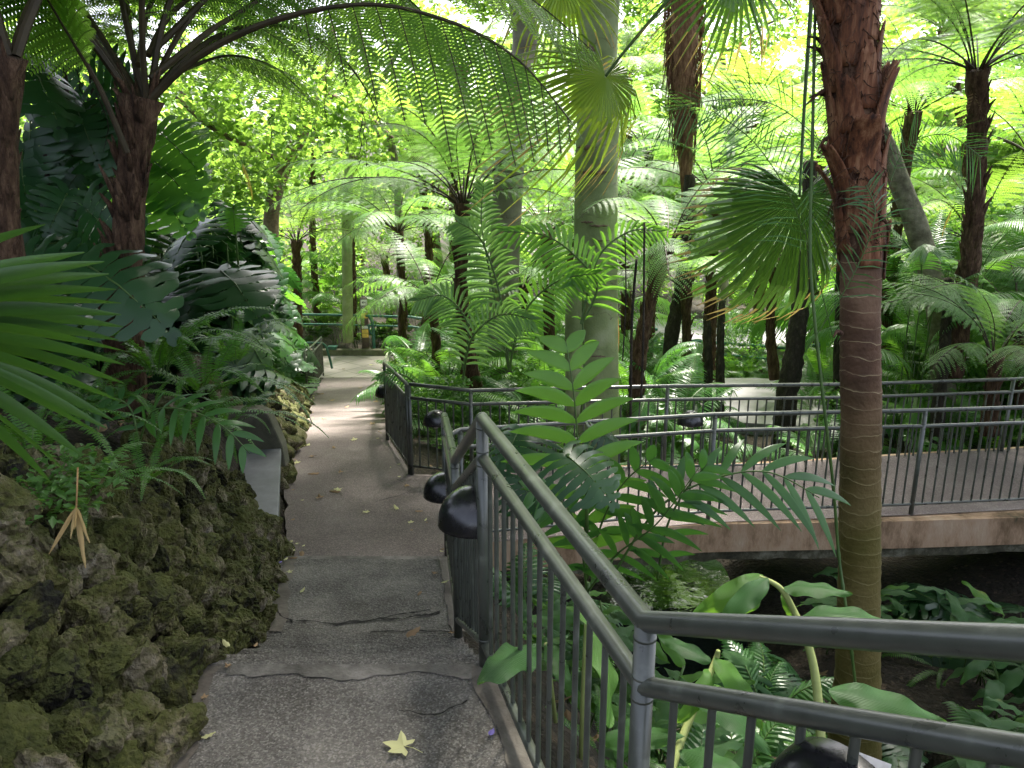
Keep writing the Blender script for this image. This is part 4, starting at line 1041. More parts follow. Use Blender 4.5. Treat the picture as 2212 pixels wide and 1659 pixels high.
# ---- the other tree ferns ------------------------------------------------
TF = [ # top (u,v), base (u,v), depth top, base, label, meshes, n, scale, radius, seed
 ((1000, 440), (1022, 760), 11, 11.6, 'tree fern with a wide silvery crown left of the second grey trunk', 'pale', 17, 1.15, .10, 1),
 ((1440, 530), (1375, 850), 10.2, 11, 'leaning shaggy tree fern between the big trunk and the large fan leaf', 'pale', 14, .9, .10, 43),
 ((2112, 150), (2065, 730), 9.5, 10.8, 'tall tree fern at the upper right with fronds spreading like spokes', 'pale', 17, 1.05, .12, 3),
 ((1975, 240), (1905, 720), 12.5, 13.5, 'slim tree fern behind the brown palm, left of the tall spoked one', 'green', 14, 1.0, .11, 4),
 ((757, 480), (759, 690), 22.8, 23.3, 'small yellow crowned tree fern above the wayfinding post', 'yellow', 16, 1.0, .095, 5),
 ((2150, 770), (2150, 850), 9.6, 9.8, 'stocky young tree fern with a low pale crown behind the bridge at the right', 'pale', 13, .80, .09, 6),
 ((2200, 700), (2215, 850), 11, 11.5, 'tree fern with flat pale fronds at the right edge above the stocky one', 'pale', 12, 1.0, .09, 7),
 ((1180, 500), (1185, 800), 14.5, 15, 'tree fern half hidden behind the big smooth trunk', 'green', 14, 1.05, .10, 8),
 ((1330, 430), (1340, 800), 16, 17, 'tree fern just right of the big smooth trunk, far back', 'pale', 15, 1.15, .11, 9),
 ((1545, 420), (1535, 780), 15, 16, 'tree fern behind the large fan leaf', 'pale', 15, 1.2, .11, 10),
 ((1620, 250), (1630, 760), 19, 20, 'tall far tree fern left of the brown palm', 'yellow', 15, 1.3, .12, 11),
 ((1350, 180), (1345, 760), 22, 23, 'tall far tree fern right behind the big smooth trunk', 'yellow', 15, 1.4, .12, 12),
 ((900, 330), (905, 760), 19, 20, 'far tree fern in the bright gap left of the second grey trunk', 'yellow', 15, 1.2, .11, 13),
 ((1780, 330), (1785, 760), 17, 18, 'tree fern seen just left of the brown palm trunk', 'green', 14, 1.15, .11, 14),
 ((2040, 60), (2050, 760), 18, 19, 'tall far tree fern at the upper right behind the spoked crown', 'yellow', 15, 1.3, .12, 15),
 ((640, 520), (640, 720), 22, 23, 'far tree fern left of the yellow crowned one', 'yellow', 13, 1.1, .12, 16),
 ((1000, 150), (1000, 760), 25, 26, 'very tall far tree fern above the silvery crowned one', 'yellow', 15, 1.5, .14, 17),
 ((1130, 620), (1132, 800), 15.5, 16, 'low silvery tree fern between the two grey trunks', 'pale', 14, 1.0, .09, 31),
 ((930, 640), (930, 800), 13, 13.4, 'low tree fern with a bright crown beside the ramp railing', 'green', 13, .8, .08, 32),
 ((860, 500), (862, 740), 17.5, 18, 'pale tree fern filling the gap above the ramp foot', 'pale', 15, 1.15, .09, 33),
 ((1400, 330), (1400, 760), 17.5, 18, 'silvery tree fern above the leaning shaggy one', 'pale', 16, 1.25, .09, 34),
 ((1250, 330), (1250, 760), 18.5, 19, 'pale tree fern crown spreading behind the big smooth trunk', 'pale', 16, 1.3, .09, 35),
 ((1680, 560), (1680, 760), 14, 14.5, 'low pale tree fern under the hanging fan leaf', 'pale', 14, 1.0, .08, 36),
 ((2100, 520), (2100, 760), 13.2, 13.8, 'green tree fern crown behind the tall spoked trunk', 'yellow', 15, 1.1, .09, 37),
 ((690, 200), (690, 700), 25, 26, 'very tall far tree fern in the bright upper left gap', 'yellow', 15, 1.4, .1, 38),
 ((2230, 330), (2230, 760), 14, 15, 'tree fern cut by the right edge of the frame', 'green', 15, 1.15, .11, 19),
 ((1890, 480), (1890, 760), 15, 16, 'low tree fern behind the brown palm trunk', 'green', 14, 1.0, .1, 20),
 ((830, 560), (830, 740), 25, 26, 'small far tree fern right of the wayfinding post', 'yellow', 12, 1.0, .1, 21),
 ((1480, 620), (1478, 800), 13.5, 14, 'low tree fern with fronds around the far dome lamp', 'green', 12, .9, .09, 22),
]
MS = {'pale': FERN_PALE, 'green': FERN, 'yellow': FERN_YEL}
for (tu, tv), (bu, bv), dt, db, lab, ms, n_, s_, r_, sd_ in TF:
    tree_fern(P(tu, tv, dt), P(bu, bv, db) - Z3 * .5, lab, MS[ms], n=n_, scale=s_, r=r_, seed=sd_ * 13, skirt=3 if sd_ % 2 else 0)

# ---- trunks of the tall trees -------------------------------------------
def trunk_tree(name, label, cat, pts, radii, mat, seed=0, extra=None, crown=None, n=20, rough=.05, part='trunk', rs=2.5):
    pts = [Vector(p_) for p_ in pts]; base = pts[0]
    root = empty(name, base, label, cat); t = MB(); c_ = smoothpts([p_ - base for p_ in pts], 10)
    tube(t, c_, lerps(radii, len(c_)), n, 0, rough=rough, rs=rs, seed=seed)
    t.obj(part, MATS[mat], root)
    if crown:
        me = crown; o_ = link('crown', me, root); o_.location = -base
    return root
ZT = 7.0
# big smooth green-grey trunk; its unseen crown is spread out to shade the path
cl = clumps_in((1.5, 8.0, 7.8), (8.5, 9.0, 1.7), 170, 1.2, 1)
cm1 = leafcloud('crown', cl, 38000, .26, 'canopy', 1, flat=.45)
bt = trunk_tree('smooth_tree', 'thick smooth grey-green trunk with ring scars standing behind the bridge railing', 'tree',
    [P(1292, 1130, 10.3) - Z3 * .3, P(1292, 820, 10.05), P(1287, 500, 9.8), P(1292, 250, 9.7), P(1297, -20, 9.65), Vector((1.2, 9.3, 6.5))],
    [.27, .25, .255, .25, .235, .16], 'smooth_trunk', crown=cm1, n=28, rough=.03)
t = MB(); c_ = [P(1245, 900, 9.95), P(1243, 700, 9.85), P(1250, 620, 9.8), P(1262, 560, 9.75)]
tube(t, smoothpts([q - bt.location for q in c_], 8), lerps([.13, .125, .12, .09], 25), 18, 0, rough=.03)
t.obj('side_stem', MATS['smooth_trunk'], bt)
# bark scars on the big trunk (raised lips with torn brown skin)
def scars(root, lst, mat='brown_bark'):
    for (u, v, d, wd, hh) in lst:
        sct = MB(); c0 = P(u, v, d - .03) - root.location; right = Vector((1, 0, 0)); vs = []; fs = []; N_ = 14
        for i in range(N_ + 1):
            f = i / N_; x = (f - .5) * wd; yy = x * x / .50 ; lip = 1.7 * hh * sin(pi * f) ** .6 * (.6 + .5 * noise.noise(Vector((f * 6, u, 0))))
            up = .012 * noise.noise(Vector((f * 9, v, 2)))
            p_ = c0 + Vector((x, yy, up))
            vs += [p_ + Z3 * lip * .6 + Vector((0, .012, 0)), p_ + Vector((0, -.035, 0)), p_ - Z3 * lip * .7 + Vector((0, .010, 0))]
            if i:
                b_ = 3 * i; fs += [(b_ - 3, b_ - 2, b_ + 1, b_), (b_ - 2, b_ - 1, b_ + 2, b_ + 1)]
        sct.add(vs, fs); sct.obj('bark_scar', MATS[mat], root)
scars(bt, [(1268, 105, 9.45, .24, .07), (1268, 318, 9.46, .22, .04), (1285, 372, 9.47, .34, .035), (1268, 480, 9.5, .16, .02), (1295, 488, 9.5, .24, .02), (1300, 520, 9.53, .2, .012), (1300, 660, 9.62, .25, .012), (1290, 770, 9.7, .2, .010)])
cl2 = clumps_in((-6.5, 8.5, 6.8), (7, 9.5, 1.8), 125, 1.2, 2)  # unseen crown reaching left, shaped to keep the bank dark
cm2 = leafcloud('crown', cl2, 52000, .26, 'canopy', 2, flat=.45)
trunk_tree('smooth_tree', 'second grey trunk standing left of the big smooth one behind the palms', 'tree',
    [P(1085, 860, 13.6) - Z3 * .5, P(1088, 640, 13.3), P(1098, 400, 13), P(1112, 200, 12.9), P(1125, 0, 12.8), Vector((-1.2, 11.5, 6.2))],
    [.26, .24, .235, .22, .2, .14], 'grey_trunk', crown=cm2, n=24, rough=.03)
trunk_tree('smooth_tree', 'slim green trunk behind the wayfinding post', 'tree',
    [P(752, 740, 23), P(750, 500, 22.5), P(757, 300, 22.2), P(765, 80, 22), P(770, -60, 22)], [.15, .14, .13, .11, .08], 'smooth_trunk', n=16)
# leaning pale trunk on the right
cl3 = clumps_in((8.5, 9, 7.0), (5, 6.5, 1.6), 70, 1.2, 3)  # unseen crown closing the overhead shade on this side
cm3 = leafcloud('crown', cl3, 12000, .26, 'canopy', 3, flat=.45)
trunk_tree('leaning_tree', 'pale lichen covered trunk leaning to the left behind the brown palm', 'tree',
    [P(2045, 850, 11.6) - Z3 * .4, P(2030, 700, 11.4), P(1990, 520, 11.2), P(1930, 360, 11), P(1890, 260, 10.8), P(1830, 80, 10.4), P(1790, -80, 10)],
    [.18, .155, .15, .13, .125, .10, .08], 'pale_bark', crown=cm3, rough=.10)
for lab, pts, rad in (
    ('dark trunk leaning right in front of the pale paving', [P(1690, 960, 12.2) - Z3 * .3, P(1700, 860, 12.1), P(1720, 730, 12), P(1735, 600, 12), P(1745, 480, 12), P(1750, 350, 12)], [.17, .15, .13, .12, .11, .1]),
    ('thin dark trunk right behind the ringed palm', [P(1812, 900, 12.8) - Z3 * .3, P(1815, 700, 12.5), P(1822, 500, 12.3), P(1825, 300, 12)], [.09, .08, .08, .07]),
    ('slender dark stem left of the hanging fan leaf', [P(1532, 860, 13) - Z3 * .3, P(1530, 760, 13), P(1527, 690, 13)], [.07, .06, .055]),
    ('rust coloured broken stem beside the slender dark one', [P(1558, 870, 12.8) - Z3 * .3, P(1556, 760, 12.8), P(1560, 650, 12.8)], [.07, .06, .05]),
    ('mossy leaning trunk right of the shaggy tree fern', [P(1440, 880, 14) - Z3 * .3, P(1450, 740, 14), P(1470, 620, 14), P(1482, 500, 14), P(1490, 380, 14)], [.14, .12, .11, .1, .09]),
    ('dark trunk at the right behind the bridge railings', [P(2025, 950, 10.6) - Z3 * .3, P(2030, 850, 10.6), P(2040, 770, 10.6), P(2050, 600, 10.6)], [.09, .08, .07, .06])):
    trunk_tree('slender_tree', lab, 'tree', pts, rad, 'dark_trunk', rough=.3, n=12, rs=9)
# hanging fibre trunk
fb = trunk_tree('fibrous_palm', 'palm trunk wrapped in shaggy hanging red-brown fibre at the top centre', 'palm',
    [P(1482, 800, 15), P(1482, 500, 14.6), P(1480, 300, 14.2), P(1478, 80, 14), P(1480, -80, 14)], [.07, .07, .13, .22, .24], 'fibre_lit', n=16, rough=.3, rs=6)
t = MB(); rnd = random.Random(4)
for i in range(420):
    a = rnd.uniform(0, 2 * pi); f = rnd.random() ** .8; v0 = 300 * (1 - f) - 40 * f; c0 = P(1480, v0, 14.1) - fb.location
    rr = .17 + .14 * f; q = c0 + Vector((cos(a) * rr * rnd.uniform(.9, 1.25), sin(a) * rr, 0)); ln = rnd.uniform(.3, .9)
    k_ = [q]; 
    for j in range(5): k_.append(k_[-1] + Vector((rnd.uniform(-.03, .03), rnd.uniform(-.03, .03), -ln / 5)))
    tube(t, k_, lerps([.012, .008, .003], 6), 4, 0, cap=False)
t.obj('fibre_skirt', MATS['fibre_lit'], fb)

# ---- the brown ringed palm in front of the bridge ------------------------
yp = 4.55
pp_ = [(1842, 1800), (1845, 1600), (1852, 1450), (1856, 1250), (1858, 1050), (1860, 880), (1858, 700), (1860, 560), (1856, 420), (1848, 280), (1840, 130), (1836, -20), (1834, -160)]
pw_ = [118, 108, 92, 86, 84, 84, 82, 86, 90, 96, 100, 110, 100]
wp = [PY(u, v, yp) for u, v in pp_]
wr = []
for (u, v), q, w_ in zip(pp_, wp, pw_):
    dd = q.y * CP - q.z * SP; wr.append(w_ / 2 * dd / FPX)
base = wp[0] - Z3 * .0
pr_ = empty('ringed_palm', base, 'brown palm with pale trunk rings and torn orange leaf bases in front of the footbridge', 'palm')
t = MB(); c_ = smoothpts([q - base for q in wp], 14); rr = lerps(wr, len(c_))
# ring ridges in the geometry of the clean part
pts2 = []; rad2 = []
total = c_[-1].z
zq = np.arange(0, total, .016)
zz = [p_.z for p_ in c_]
for i, z in enumerate(zq):
    x = float(np.interp(z, zz, [p_.x for p_ in c_])); y = float(np.interp(z, zz, [p_.y for p_ in c_])); r0 = float(np.interp(z, zz, rr))
    ph = (z * 11 + .8 * noise.noise(Vector((0, 0, z * 4)))) % 1.0
    pts2.append((x, y, z)); rad2.append(r0 * (1 + .035 * max(0, 1 - abs(ph - .5) * 5)))
tube(t, pts2, rad2, 30, 0, rough=.035, rs=4)
tr = t.obj('trunk', MATS['palm_trunk'], pr_)
# leaf bases ("boots")
rnd = random.Random(9)
zb0 = PY(1858, 600, yp).z - base.z; zb1 = total
def axis_at(z):
    return Vector((float(np.interp(z, zz, [p_.x for p_ in c_])), float(np.interp(z, zz, [p_.y for p_ in c_])), z)), float(np.interp(z, zz, rr))
nb_ = 44
for k in range(nb_):
    z = zb0 + (zb1 - zb0) * (k / nb_) ** 1.05; a = k * 2.4 + rnd.uniform(-.2, .2); bt_ = MB(); Hh = rnd.uniform(.26, .40); vs = []; fs = []; W_ = rnd.uniform(.55, .95); fl = (rnd.uniform(.5, .95) if k % 3 == 0 else rnd.uniform(.06, .35)) * (1 if k > 7 else .35)
    NI, NJ = 9, 8
    for i in range(NI + 1):
        f = i / NI; cz, r0 = axis_at(min(z + f * Hh, zb1 - .01)); hw = W_ * (1 - .70 * f ** 1.3) * (1 + .2 * noise.noise(Vector((f * 7, k, 0))))
        for j in range(NJ + 1):
            g_ = j / NJ * 2 - 1; an = a + g_ * hw
            top_cut = (.05 * noise.noise(Vector((g_ * 5, k * 3, 1))) if i == NI else 0)
            rr_ = r0 * (1.045 + .05 * (1 - g_ * g_) + fl * f * f + (.04 * f if abs(g_) > .8 else 0)) + .006 * noise.noise(Vector((g_ * 8, f * 9, k)))
            vs.append((cz.x + rr_ * cos(an), cz.y + rr_ * sin(an), cz.z + top_cut))
    for i in range(NI):
        for j in range(NJ):
            b_ = i * (NJ + 1) + j; fs.append((b_, b_ + 1, b_ + NJ + 2, b_ + NJ + 1))
    bt_.add(vs, fs)
    o_ = bt_.obj('leaf_base', MATS['boot'], pr_); so = o_.modifiers.new('thickness', 'SOLIDIFY'); so.thickness = .008; so.offset = 1
slv = MB(); zsl = np.linspace(zb0 + .1, zb1, 60); tube(slv, [axis_at(z)[0] for z in zsl], [axis_at(z)[1] * 1.02 for z in zsl], 26, 0, rough=.14, rs=14); slv.obj('fibre_sleeve', MATS['fibre'], pr_)
fb2 = MB()
for i in range(800):       # torn fibres
    z = zb0 + .2 + (zb1 - zb0 - .3) * rnd.random(); a = rnd.uniform(0, 2 * pi); cz, r0 = axis_at(z); q = cz + Vector((cos(a), sin(a), 0)) * r0 * rnd.uniform(1.02, 1.22)
    k_ = [q]; dr = Vector((cos(a), sin(a), 0)) * rnd.uniform(-.004, .018) + Vector((-sin(a), cos(a), 0)) * rnd.uniform(-.02, .02)
    for j in range(4): k_.append(k_[-1] + dr + Z3 * rnd.uniform(-.035, .010) + Vector((rnd.uniform(-.008, .008), rnd.uniform(-.008, .008), 0)))
    tube(fb2, k_, lerps([.0035, .002, .001], 5), 4, 0, cap=False)
fb2.obj('fibre_fringe', MATS['fibre'], pr_)
# broken stalk stubs at the left of the trunk
for (u, v, d, u2, v2) in ((1790, 110, 4.4, 1745, 78), (1790, 130, 4.4, 1742, 100), (1795, 210, 4.4, 1748, 212), (1795, 300, 4.4, 1768, 320), (1800, 190, 4.35, 1740, 228), (1895, 470, 4.4, 1925, 500), (1815, 720, 4.4, 1800, 728)):
    t = MB(); a_, b_ = P(u, v, d) - base, P(u2, v2, d - .1) - base; mdp = (a_ + b_) / 2 + Z3 * .02
    tube(t, smoothpts([a_, mdp, b_], 4), lerps([.018, .013, .008, .003], 9), 6, 0, rough=.3, rs=30); t.obj('stub', MATS['fibre'], pr_)
# thin climbing stem hanging beside it
t = MB(); st0 = [P(1762, -40, 4.3), P(1755, 300, 4.35), P(1750, 520, 4.3), P(1755, 640, 4.3), P(1778, 860, 4.35), P(1800, 1050, 4.45), P(1812, 1200, 4.5), P(1830, 1330, 4.45), P(1848, 1480, 4.5)]
tube(t, smoothpts(st0, 12), [.0085 + .002 * ((i % 6) == 0) for i in range(12 * 8 + 1)], 8, 0)
tag(t.obj('climbing_stem', MATS['green_stalk']), 'thin jointed green climbing stem running down across the ringed palm trunk', 'vine')
t = MB(); tube(t, smoothpts([P(1375, 560, 7.5), P(1365, 700, 7.5), P(1362, 900, 7.5)], 8), .012, 6); tube(t, smoothpts([P(1392, 480, 7.6), P(1390, 700, 7.6), P(1385, 860, 7.6)], 8), .010, 6)
tube(t, smoothpts([P(1350, 500, 7.5), P(1352, 640, 7.5), P(1345, 780, 7.5)], 8), .006, 6)
tag(t.obj('hanging_vine', MATS['dark_trunk']), 'thin dark vines hanging right of the big smooth trunk', 'vine')

# ---- fan palm leaves ------------------------------------------------------
def frame_to(loc, xdir, zdir):
    x = Vector(xdir).normalized(); z = Vector(zdir); z = (z - x * z.dot(x)).normalized(); y = z.cross(x)
    M = Matrix.Identity(4)
    for i in range(3): M[i][0], M[i][1], M[i][2], M[i][3] = x[i], y[i], z[i], loc[i]
    return M
def fan_thing(name, label, meshes, loc, xdir, zdir, cat='fan leaf'):
    o_ = link(name, meshes); o_.matrix_world = frame_to(loc, xdir, zdir); tag(o_, label, cat); return o_
f1 = fan_leaf(1.0, 256, 52, .62, 1, 'fan', droop=.45, tipdroop=.5, pleat=.022, petiole=0, tiplen=.16, cup=-.12, side=.56)
fl1 = fan_thing('fan_leaf', 'large dark green fan leaf hanging left of the ringed palm with yellowing tips', f1, P(1727, 425, 5.2), (-.02, -.10, -1), (0, -1, .15))
fl1.matrix_world = fl1.matrix_world @ Matrix.Diagonal((1, .80, 1, 1)); bpy.context.view_layer.update()
t = MB(); inv = fl1.matrix_world.inverted(); tube(t, smoothpts([inv @ P(1727, 425, 5.2), inv @ P(1738, 220, 5.15), inv @ P(1757, -60, 5.0)], 8), lerps([.010, .014, .02], 17), 8, 0)
t.obj('petiole', MATS['green_stalk'], fl1)
f2 = fan_leaf(.98, 320, 54, .40, 2, 'fan_sun', droop=.35, tipdroop=1.1, pleat=.016, petiole=0, tiplen=.16, cup=.0, side=.35)
fl2 = fan_thing('fan_leaf', 'sunlit fan leaf with straw coloured drooping tips in front of the big smooth trunk', f2, P(1308, 165, 7.6), (-.12, -.45, -.9), (.5, -.75, .55))
t = MB(); inv = fl2.matrix_world.inverted(); tube(t, smoothpts([inv @ P(1308, 165, 7.6), inv @ P(1350, 110, 7.55), inv @ P(1460, -20, 7.4)], 8), lerps([.012, .014, .02], 17), 8, 0)
t.obj('petiole', MATS['green_stalk'], fl2)
f3 = fan_leaf(.75, 260, 34, .35, 3, 'fan', droop=.3, tipdroop=.8, petiole=.6, tiplen=.2)
fan_thing('fan_leaf', 'fan leaf poking down from the top edge right of the fibrous palm', f3, P(1585, -60, 6.5), (.05, -.2, -1), (0, -1, .2))
f4 = fan_leaf(.8, 300, 44, .4, 4, 'fan_sun', droop=.3, tipdroop=.8, petiole=.6, tiplen=.1)
fan_thing('fan_leaf', 'sunlit fan leaf at the top edge above the arching fern frond', f4, P(1215, -40, 7.8), (-.5, -.3, -.9), (0, -1, .4))
# foreground blades at the left edge
t = MB(); rnd = random.Random(3)
tips = [(225, 565), (250, 625), (262, 680), (256, 735), (262, 868), (230, 925), (180, 985), (98, 485), (182, 545), (235, 592), (262, 655), (266, 706), (268, 758), (270, 788), (268, 828), (245, 908), (218, 940), (150, 1025), (112, 1045)]
hub = P(-330, 705, 1.62); root_b = empty('fan_leaf', hub, 'near fan leaf whose long green blades reach in from the left edge', 'fan leaf')
for i, (u, v) in enumerate(tips):
    tip = P(u, v, 1.70 + .10 * (i % 4)); d = tip - hub; L_ = d.length; dn = d.normalized(); up_ = Vector((0, -.35, 1)); sdv = dn.cross(up_).normalized(); nn = sdv.cross(dn)
    bl = MB(); vs = []; fs = []; NS = 16
    tw = rnd.uniform(-.5, .5)
    for j in range(NS + 1):
        f = .25 + .75 * j / NS; sag = .05 * sin(pi * f) * L_
        p_ = dn * (L_ * f) + nn * (sag) ; hw = .0145 * min(1, (f / .5)) * (1 - max(0, (f - .55) / .45) ** 2.0) + .0012
        s2 = (nn * cos(tw) + sdv * sin(tw)); n2 = s2.cross(dn)
        vs += [p_ - s2 * hw + n2 * hw * .3, p_, p_ + s2 * hw + n2 * hw * .3]
        if j:
            b_ = 3 * j; fs += [(b_ - 3, b_ - 2, b_ + 1, b_), (b_ - 2, b_ - 1, b_ + 2, b_ + 1)]
    bl.add(vs, fs); bl.obj('blade', MATS['palm_blade'], root_b)
# thin narrow-leafed fronds crossing in front of the palm trunk
def reed(label, pts, n, l_, seed, mat='palm'):
    rnd = random.Random(seed); mb = MB(); c_ = smoothpts(pts, 8); tube(mb, c_, .003, 5, 0)
    for k in range(n):
        s = .25 + .75 * k / n; p_, T = at_curve(c_, min(s, .99))
        for e_ in (-1, 1):
            S_ = T.cross(Vector((0, 1, 0))).normalized() * e_
            d = (S_ * .8 + T * .7 + Vector((0, rnd.uniform(-.4, .4), rnd.uniform(-.3, .1)))).normalized(); ln = l_ * rnd.uniform(.6, 1.1) * (1 - .5 * s)
            k_ = [p_, p_ + d * ln * .5 - Z3 * ln * .06, p_ + d * ln - Z3 * ln * .25]
            W_ = T * .0042
            mb.add([k_[0] - W_ * .5, k_[0] + W_ * .5, k_[1] + W_, k_[1] - W_, k_[2]], [(0, 1, 2, 3), (3, 2, 4)], 1)
    o_ = mb.obj('reed_frond', [MATS['green_stalk'], MATS[mat]], smooth=False); tag(o_, label, 'frond')
reed('wispy thin leafed frond crossing the torn leaf bases of the brown palm', [P(1740, 760, 4.2), P(1840, 600, 4.15), P(1890, 470, 4.1), P(1870, 400, 4.1)], 22, .30, 1)
reed('wispy frond with very thin leaflets left of the brown palm trunk', [P(1800, 730, 4.6), P(1730, 480, 4.6), P(1640, 320, 4.6), P(1540, 240, 4.6)], 30, .5, 2)
reed('wispy frond arching between the brown palm and the tall spoked tree fern', [P(1900, 480, 5.2), P(1950, 330, 5.2), P(2040, 290, 5.2), P(2120, 340, 5.2)], 34, .42, 3)
reed('long wispy frond stretching left from the brown palm near the top', [P(1800, 330, 4.9), P(1680, 230, 4.9), P(1560, 215, 4.9), P(1440, 240, 4.9)], 26, .5, 4)

# ---- central feather palm in front of the bridge -------------------------
cpalm = empty('feather_palm', P(1268, 1300, 3.9), 'young palm with broad pleated leaflets rising in front of the footbridge', 'palm')
def broad_frond(root, pts, pairs, lens, wd, seed, leaf='palm_lime', face=(0, -1, .35), rad=.006, up=.55, cv=.3):
    rnd = random.Random(seed); o_ = root.location; c_ = smoothpts([q - o_ for q in pts], 8); mb = MB(); tube(mb, c_, lerps([rad, rad * .7, rad * .3], len(c_)), 6, 0)
    F_ = Vector(face).normalized()
    for k in range(pairs):
        t = (k + .3) / pairs; s = .12 + .86 * t; p_, T = at_curve(c_, min(s, .995)); S_ = T.cross(F_).normalized()
        for e_ in (-1, 1):
            if k == pairs - 1 and e_ > 0 and False: continue
            ln = float(np.interp(t, [0, .35, .75, 1], lens)) * rnd.uniform(.93, 1.06); uf = up + .9 * t ** 3 + rnd.uniform(-.08, .08)
            d0 = (S_ * e_ + T * uf + F_ * rnd.uniform(-.1, .25)).normalized(); W_ = (T - d0 * T.dot(d0)).normalized(); U = d0.cross(W_)
            if U.dot(F_) < 0: U = -U
            vs = []; fs = []; NS = 10
            for i in range(NS + 1):
                f = i / NS; q = p_ + d0 * (ln * f) - Z3 * (ln * cv * f * f) - F_ * (.05 * ln * f * f); hw = wd * .5 * (sin(pi * min(1, f ** .8 * .97 + .03))) ** .8 + .0006
                for g_, h in ((-1, .0), (-.5, .35), (0, 0), (.5, .35), (1, 0)): vs.append(q + W_ * hw * g_ + U * hw * h * .5)
                if i:
                    for m_ in range(4):
                        b_ = 5 * i + m_; fs.append((b_ - 5, b_ - 4, b_ + 1, b_))
            mb.add(vs, fs, 1)
    return mb.obj('frond', [MATS['green_stalk'], MATS[leaf]], root, smooth=True)
broad_frond(cpalm, [P(1268, 1250, 3.7), P(1262, 1120, 3.6), P(1248, 950, 3.55), P(1238, 840, 3.5), P(1222, 735, 3.5)], 10, [.26, .36, .27, .13], .062, 1)
broad_frond(cpalm, [P(1268, 1250, 3.7), P(1300, 1130, 3.6), P(1350, 1040, 3.5), P(1420, 985, 3.4)], 7, [.16, .20, .18, .08], .045, 2, leaf='palm')
broad_frond(cpalm, [P(1268, 1280, 3.7), P(1330, 1200, 3.5), P(1420, 1130, 3.35), P(1510, 1010, 3.25)], 9, [.16, .22, .20, .10], .038, 3, leaf='palm', face=(.2, -1, .7))
broad_frond(cpalm, [P(1268, 1280, 3.7), P(1250, 1150, 3.5), P(1210, 1080, 3.4), P(1140, 1060, 3.3)], 7, [.14, .18, .14, .08], .045, 4, leaf='palm', face=(0, -1, .8))
t = MB(); tube(t, [(0, 0, -.6), (0, 0, .1)], .012, 8); t.obj('stem', MATS['green_stalk'], cpalm)
# ribbon-leafed fronds right of it, reaching across the bridge edge
rp = empty('arching_palm', P(1500, 1080, 3.4), 'palm frond with pale ribbon leaflets arching right over the bridge edge', 'palm')
broad_frond(rp, [P(1320, 1250, 3.5), P(1420, 1100, 3.4), P(1540, 1035, 3.35), P(1660, 1020, 3.3), P(1770, 1075, 3.3)], 9, [.16, .26, .28, .22], .036, 5, leaf='palm', face=(.1, -1, .9), up=.9)
broad_frond(rp, [P(1420, 1250, 3.5), P(1440, 1140, 3.4), P(1480, 1060, 3.35), P(1530, 1000, 3.3)], 7, [.16, .22, .18, .1], .034, 6, leaf='palm', face=(.1, -1, .9))

def leaf_at(root, me, tipuv, baseuv, d, d2=None, face=(0, -.5, 1), L0=.5, roll=0, name='leaf'):
    b_ = P(*baseuv, d); tp = P(*tipuv, d2 or d); x = tp - b_; s = x.length / L0
    M = frame_to(b_ - (root.location if root else Vector((0, 0, 0))), x, face) @ Matrix.Scale(s, 4)
    return link(name, me, root, M)
# big monstera leaf hanging in the centre
MH = monstera_leaf(.5, .40, 9, seed=21, droop=.35, side=.45, petiole=0)
cm = empty('monstera', P(1250, 1100, 3.5), 'single large dark monstera leaf hanging over the rail below the young palm', 'monstera')
leaf_at(cm, MH, (1330, 1060), (1225, 985), 3.1, 2.95, (.1, -.6, 1), .5)
leaf_at(cm, MH, (1075, 1010), (1120, 930), 3.9, 3.7, (-.4, -.5, 1), .5)
leaf_at(cm, MONS[0], (1180, 1115), (1120, 1040), 3.6, 3.5, (-.3, -.5, 1), .5)
leaf_at(cm, MONS[2], (1350, 960), (1280, 930), 3.9, 3.9, (.3, -.5, 1), .5)
t = MB(); tube(t, smoothpts([P(1225, 985, 3.1) - cm.location, P(1262, 975, 3.3) - cm.location, P(1268, 1150, 3.5) - cm.location], 5), .008, 6); t.obj('stem', MATS['green_stalk'], cm)

# ---- gingers in the lower right ------------------------------------------
GH = [blade_leaf(.5, .14, seed=s, droop=dr, wave=.016, a0=8, leaf='ginger', fold=.26, ns=26) for s, dr in ((5, .35), (6, .6), (7, .9), (8, .2))]
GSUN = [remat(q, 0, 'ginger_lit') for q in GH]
g1_ = empty('ginger', P(1770, 1640, 2.6), 'pale arching ginger stalk with large wavy leaves drooping behind the nearest rail', 'ginger')
t = MB(); tube(t, smoothpts([q - g1_.location for q in (P(1780, 1700, 2.6), P(1765, 1490, 2.7), P(1745, 1390, 2.75), P(1715, 1320, 2.8), P(1685, 1270, 2.8), P(1640, 1245, 2.8))], 8), lerps([.016, .015, .013, .011, .006], 41), 8)
t.obj('stem', MATS['pale_stalk'], g1_)
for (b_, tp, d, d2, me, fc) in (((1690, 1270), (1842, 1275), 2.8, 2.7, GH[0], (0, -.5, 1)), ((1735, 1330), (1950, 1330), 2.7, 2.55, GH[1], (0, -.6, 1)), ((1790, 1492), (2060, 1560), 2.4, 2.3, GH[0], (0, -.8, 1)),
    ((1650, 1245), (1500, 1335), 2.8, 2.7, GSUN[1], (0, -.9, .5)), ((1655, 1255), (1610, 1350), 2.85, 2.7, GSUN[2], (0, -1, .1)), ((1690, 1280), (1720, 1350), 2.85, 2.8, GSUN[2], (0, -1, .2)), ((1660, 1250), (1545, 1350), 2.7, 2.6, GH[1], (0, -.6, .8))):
    leaf_at(g1_, me, tp, b_, d, d2, fc, .5)
g2_ = empty('ginger', P(1480, 1660, 2.5), 'ginger plant with a straight pale stalk just right of the corner post', 'ginger')
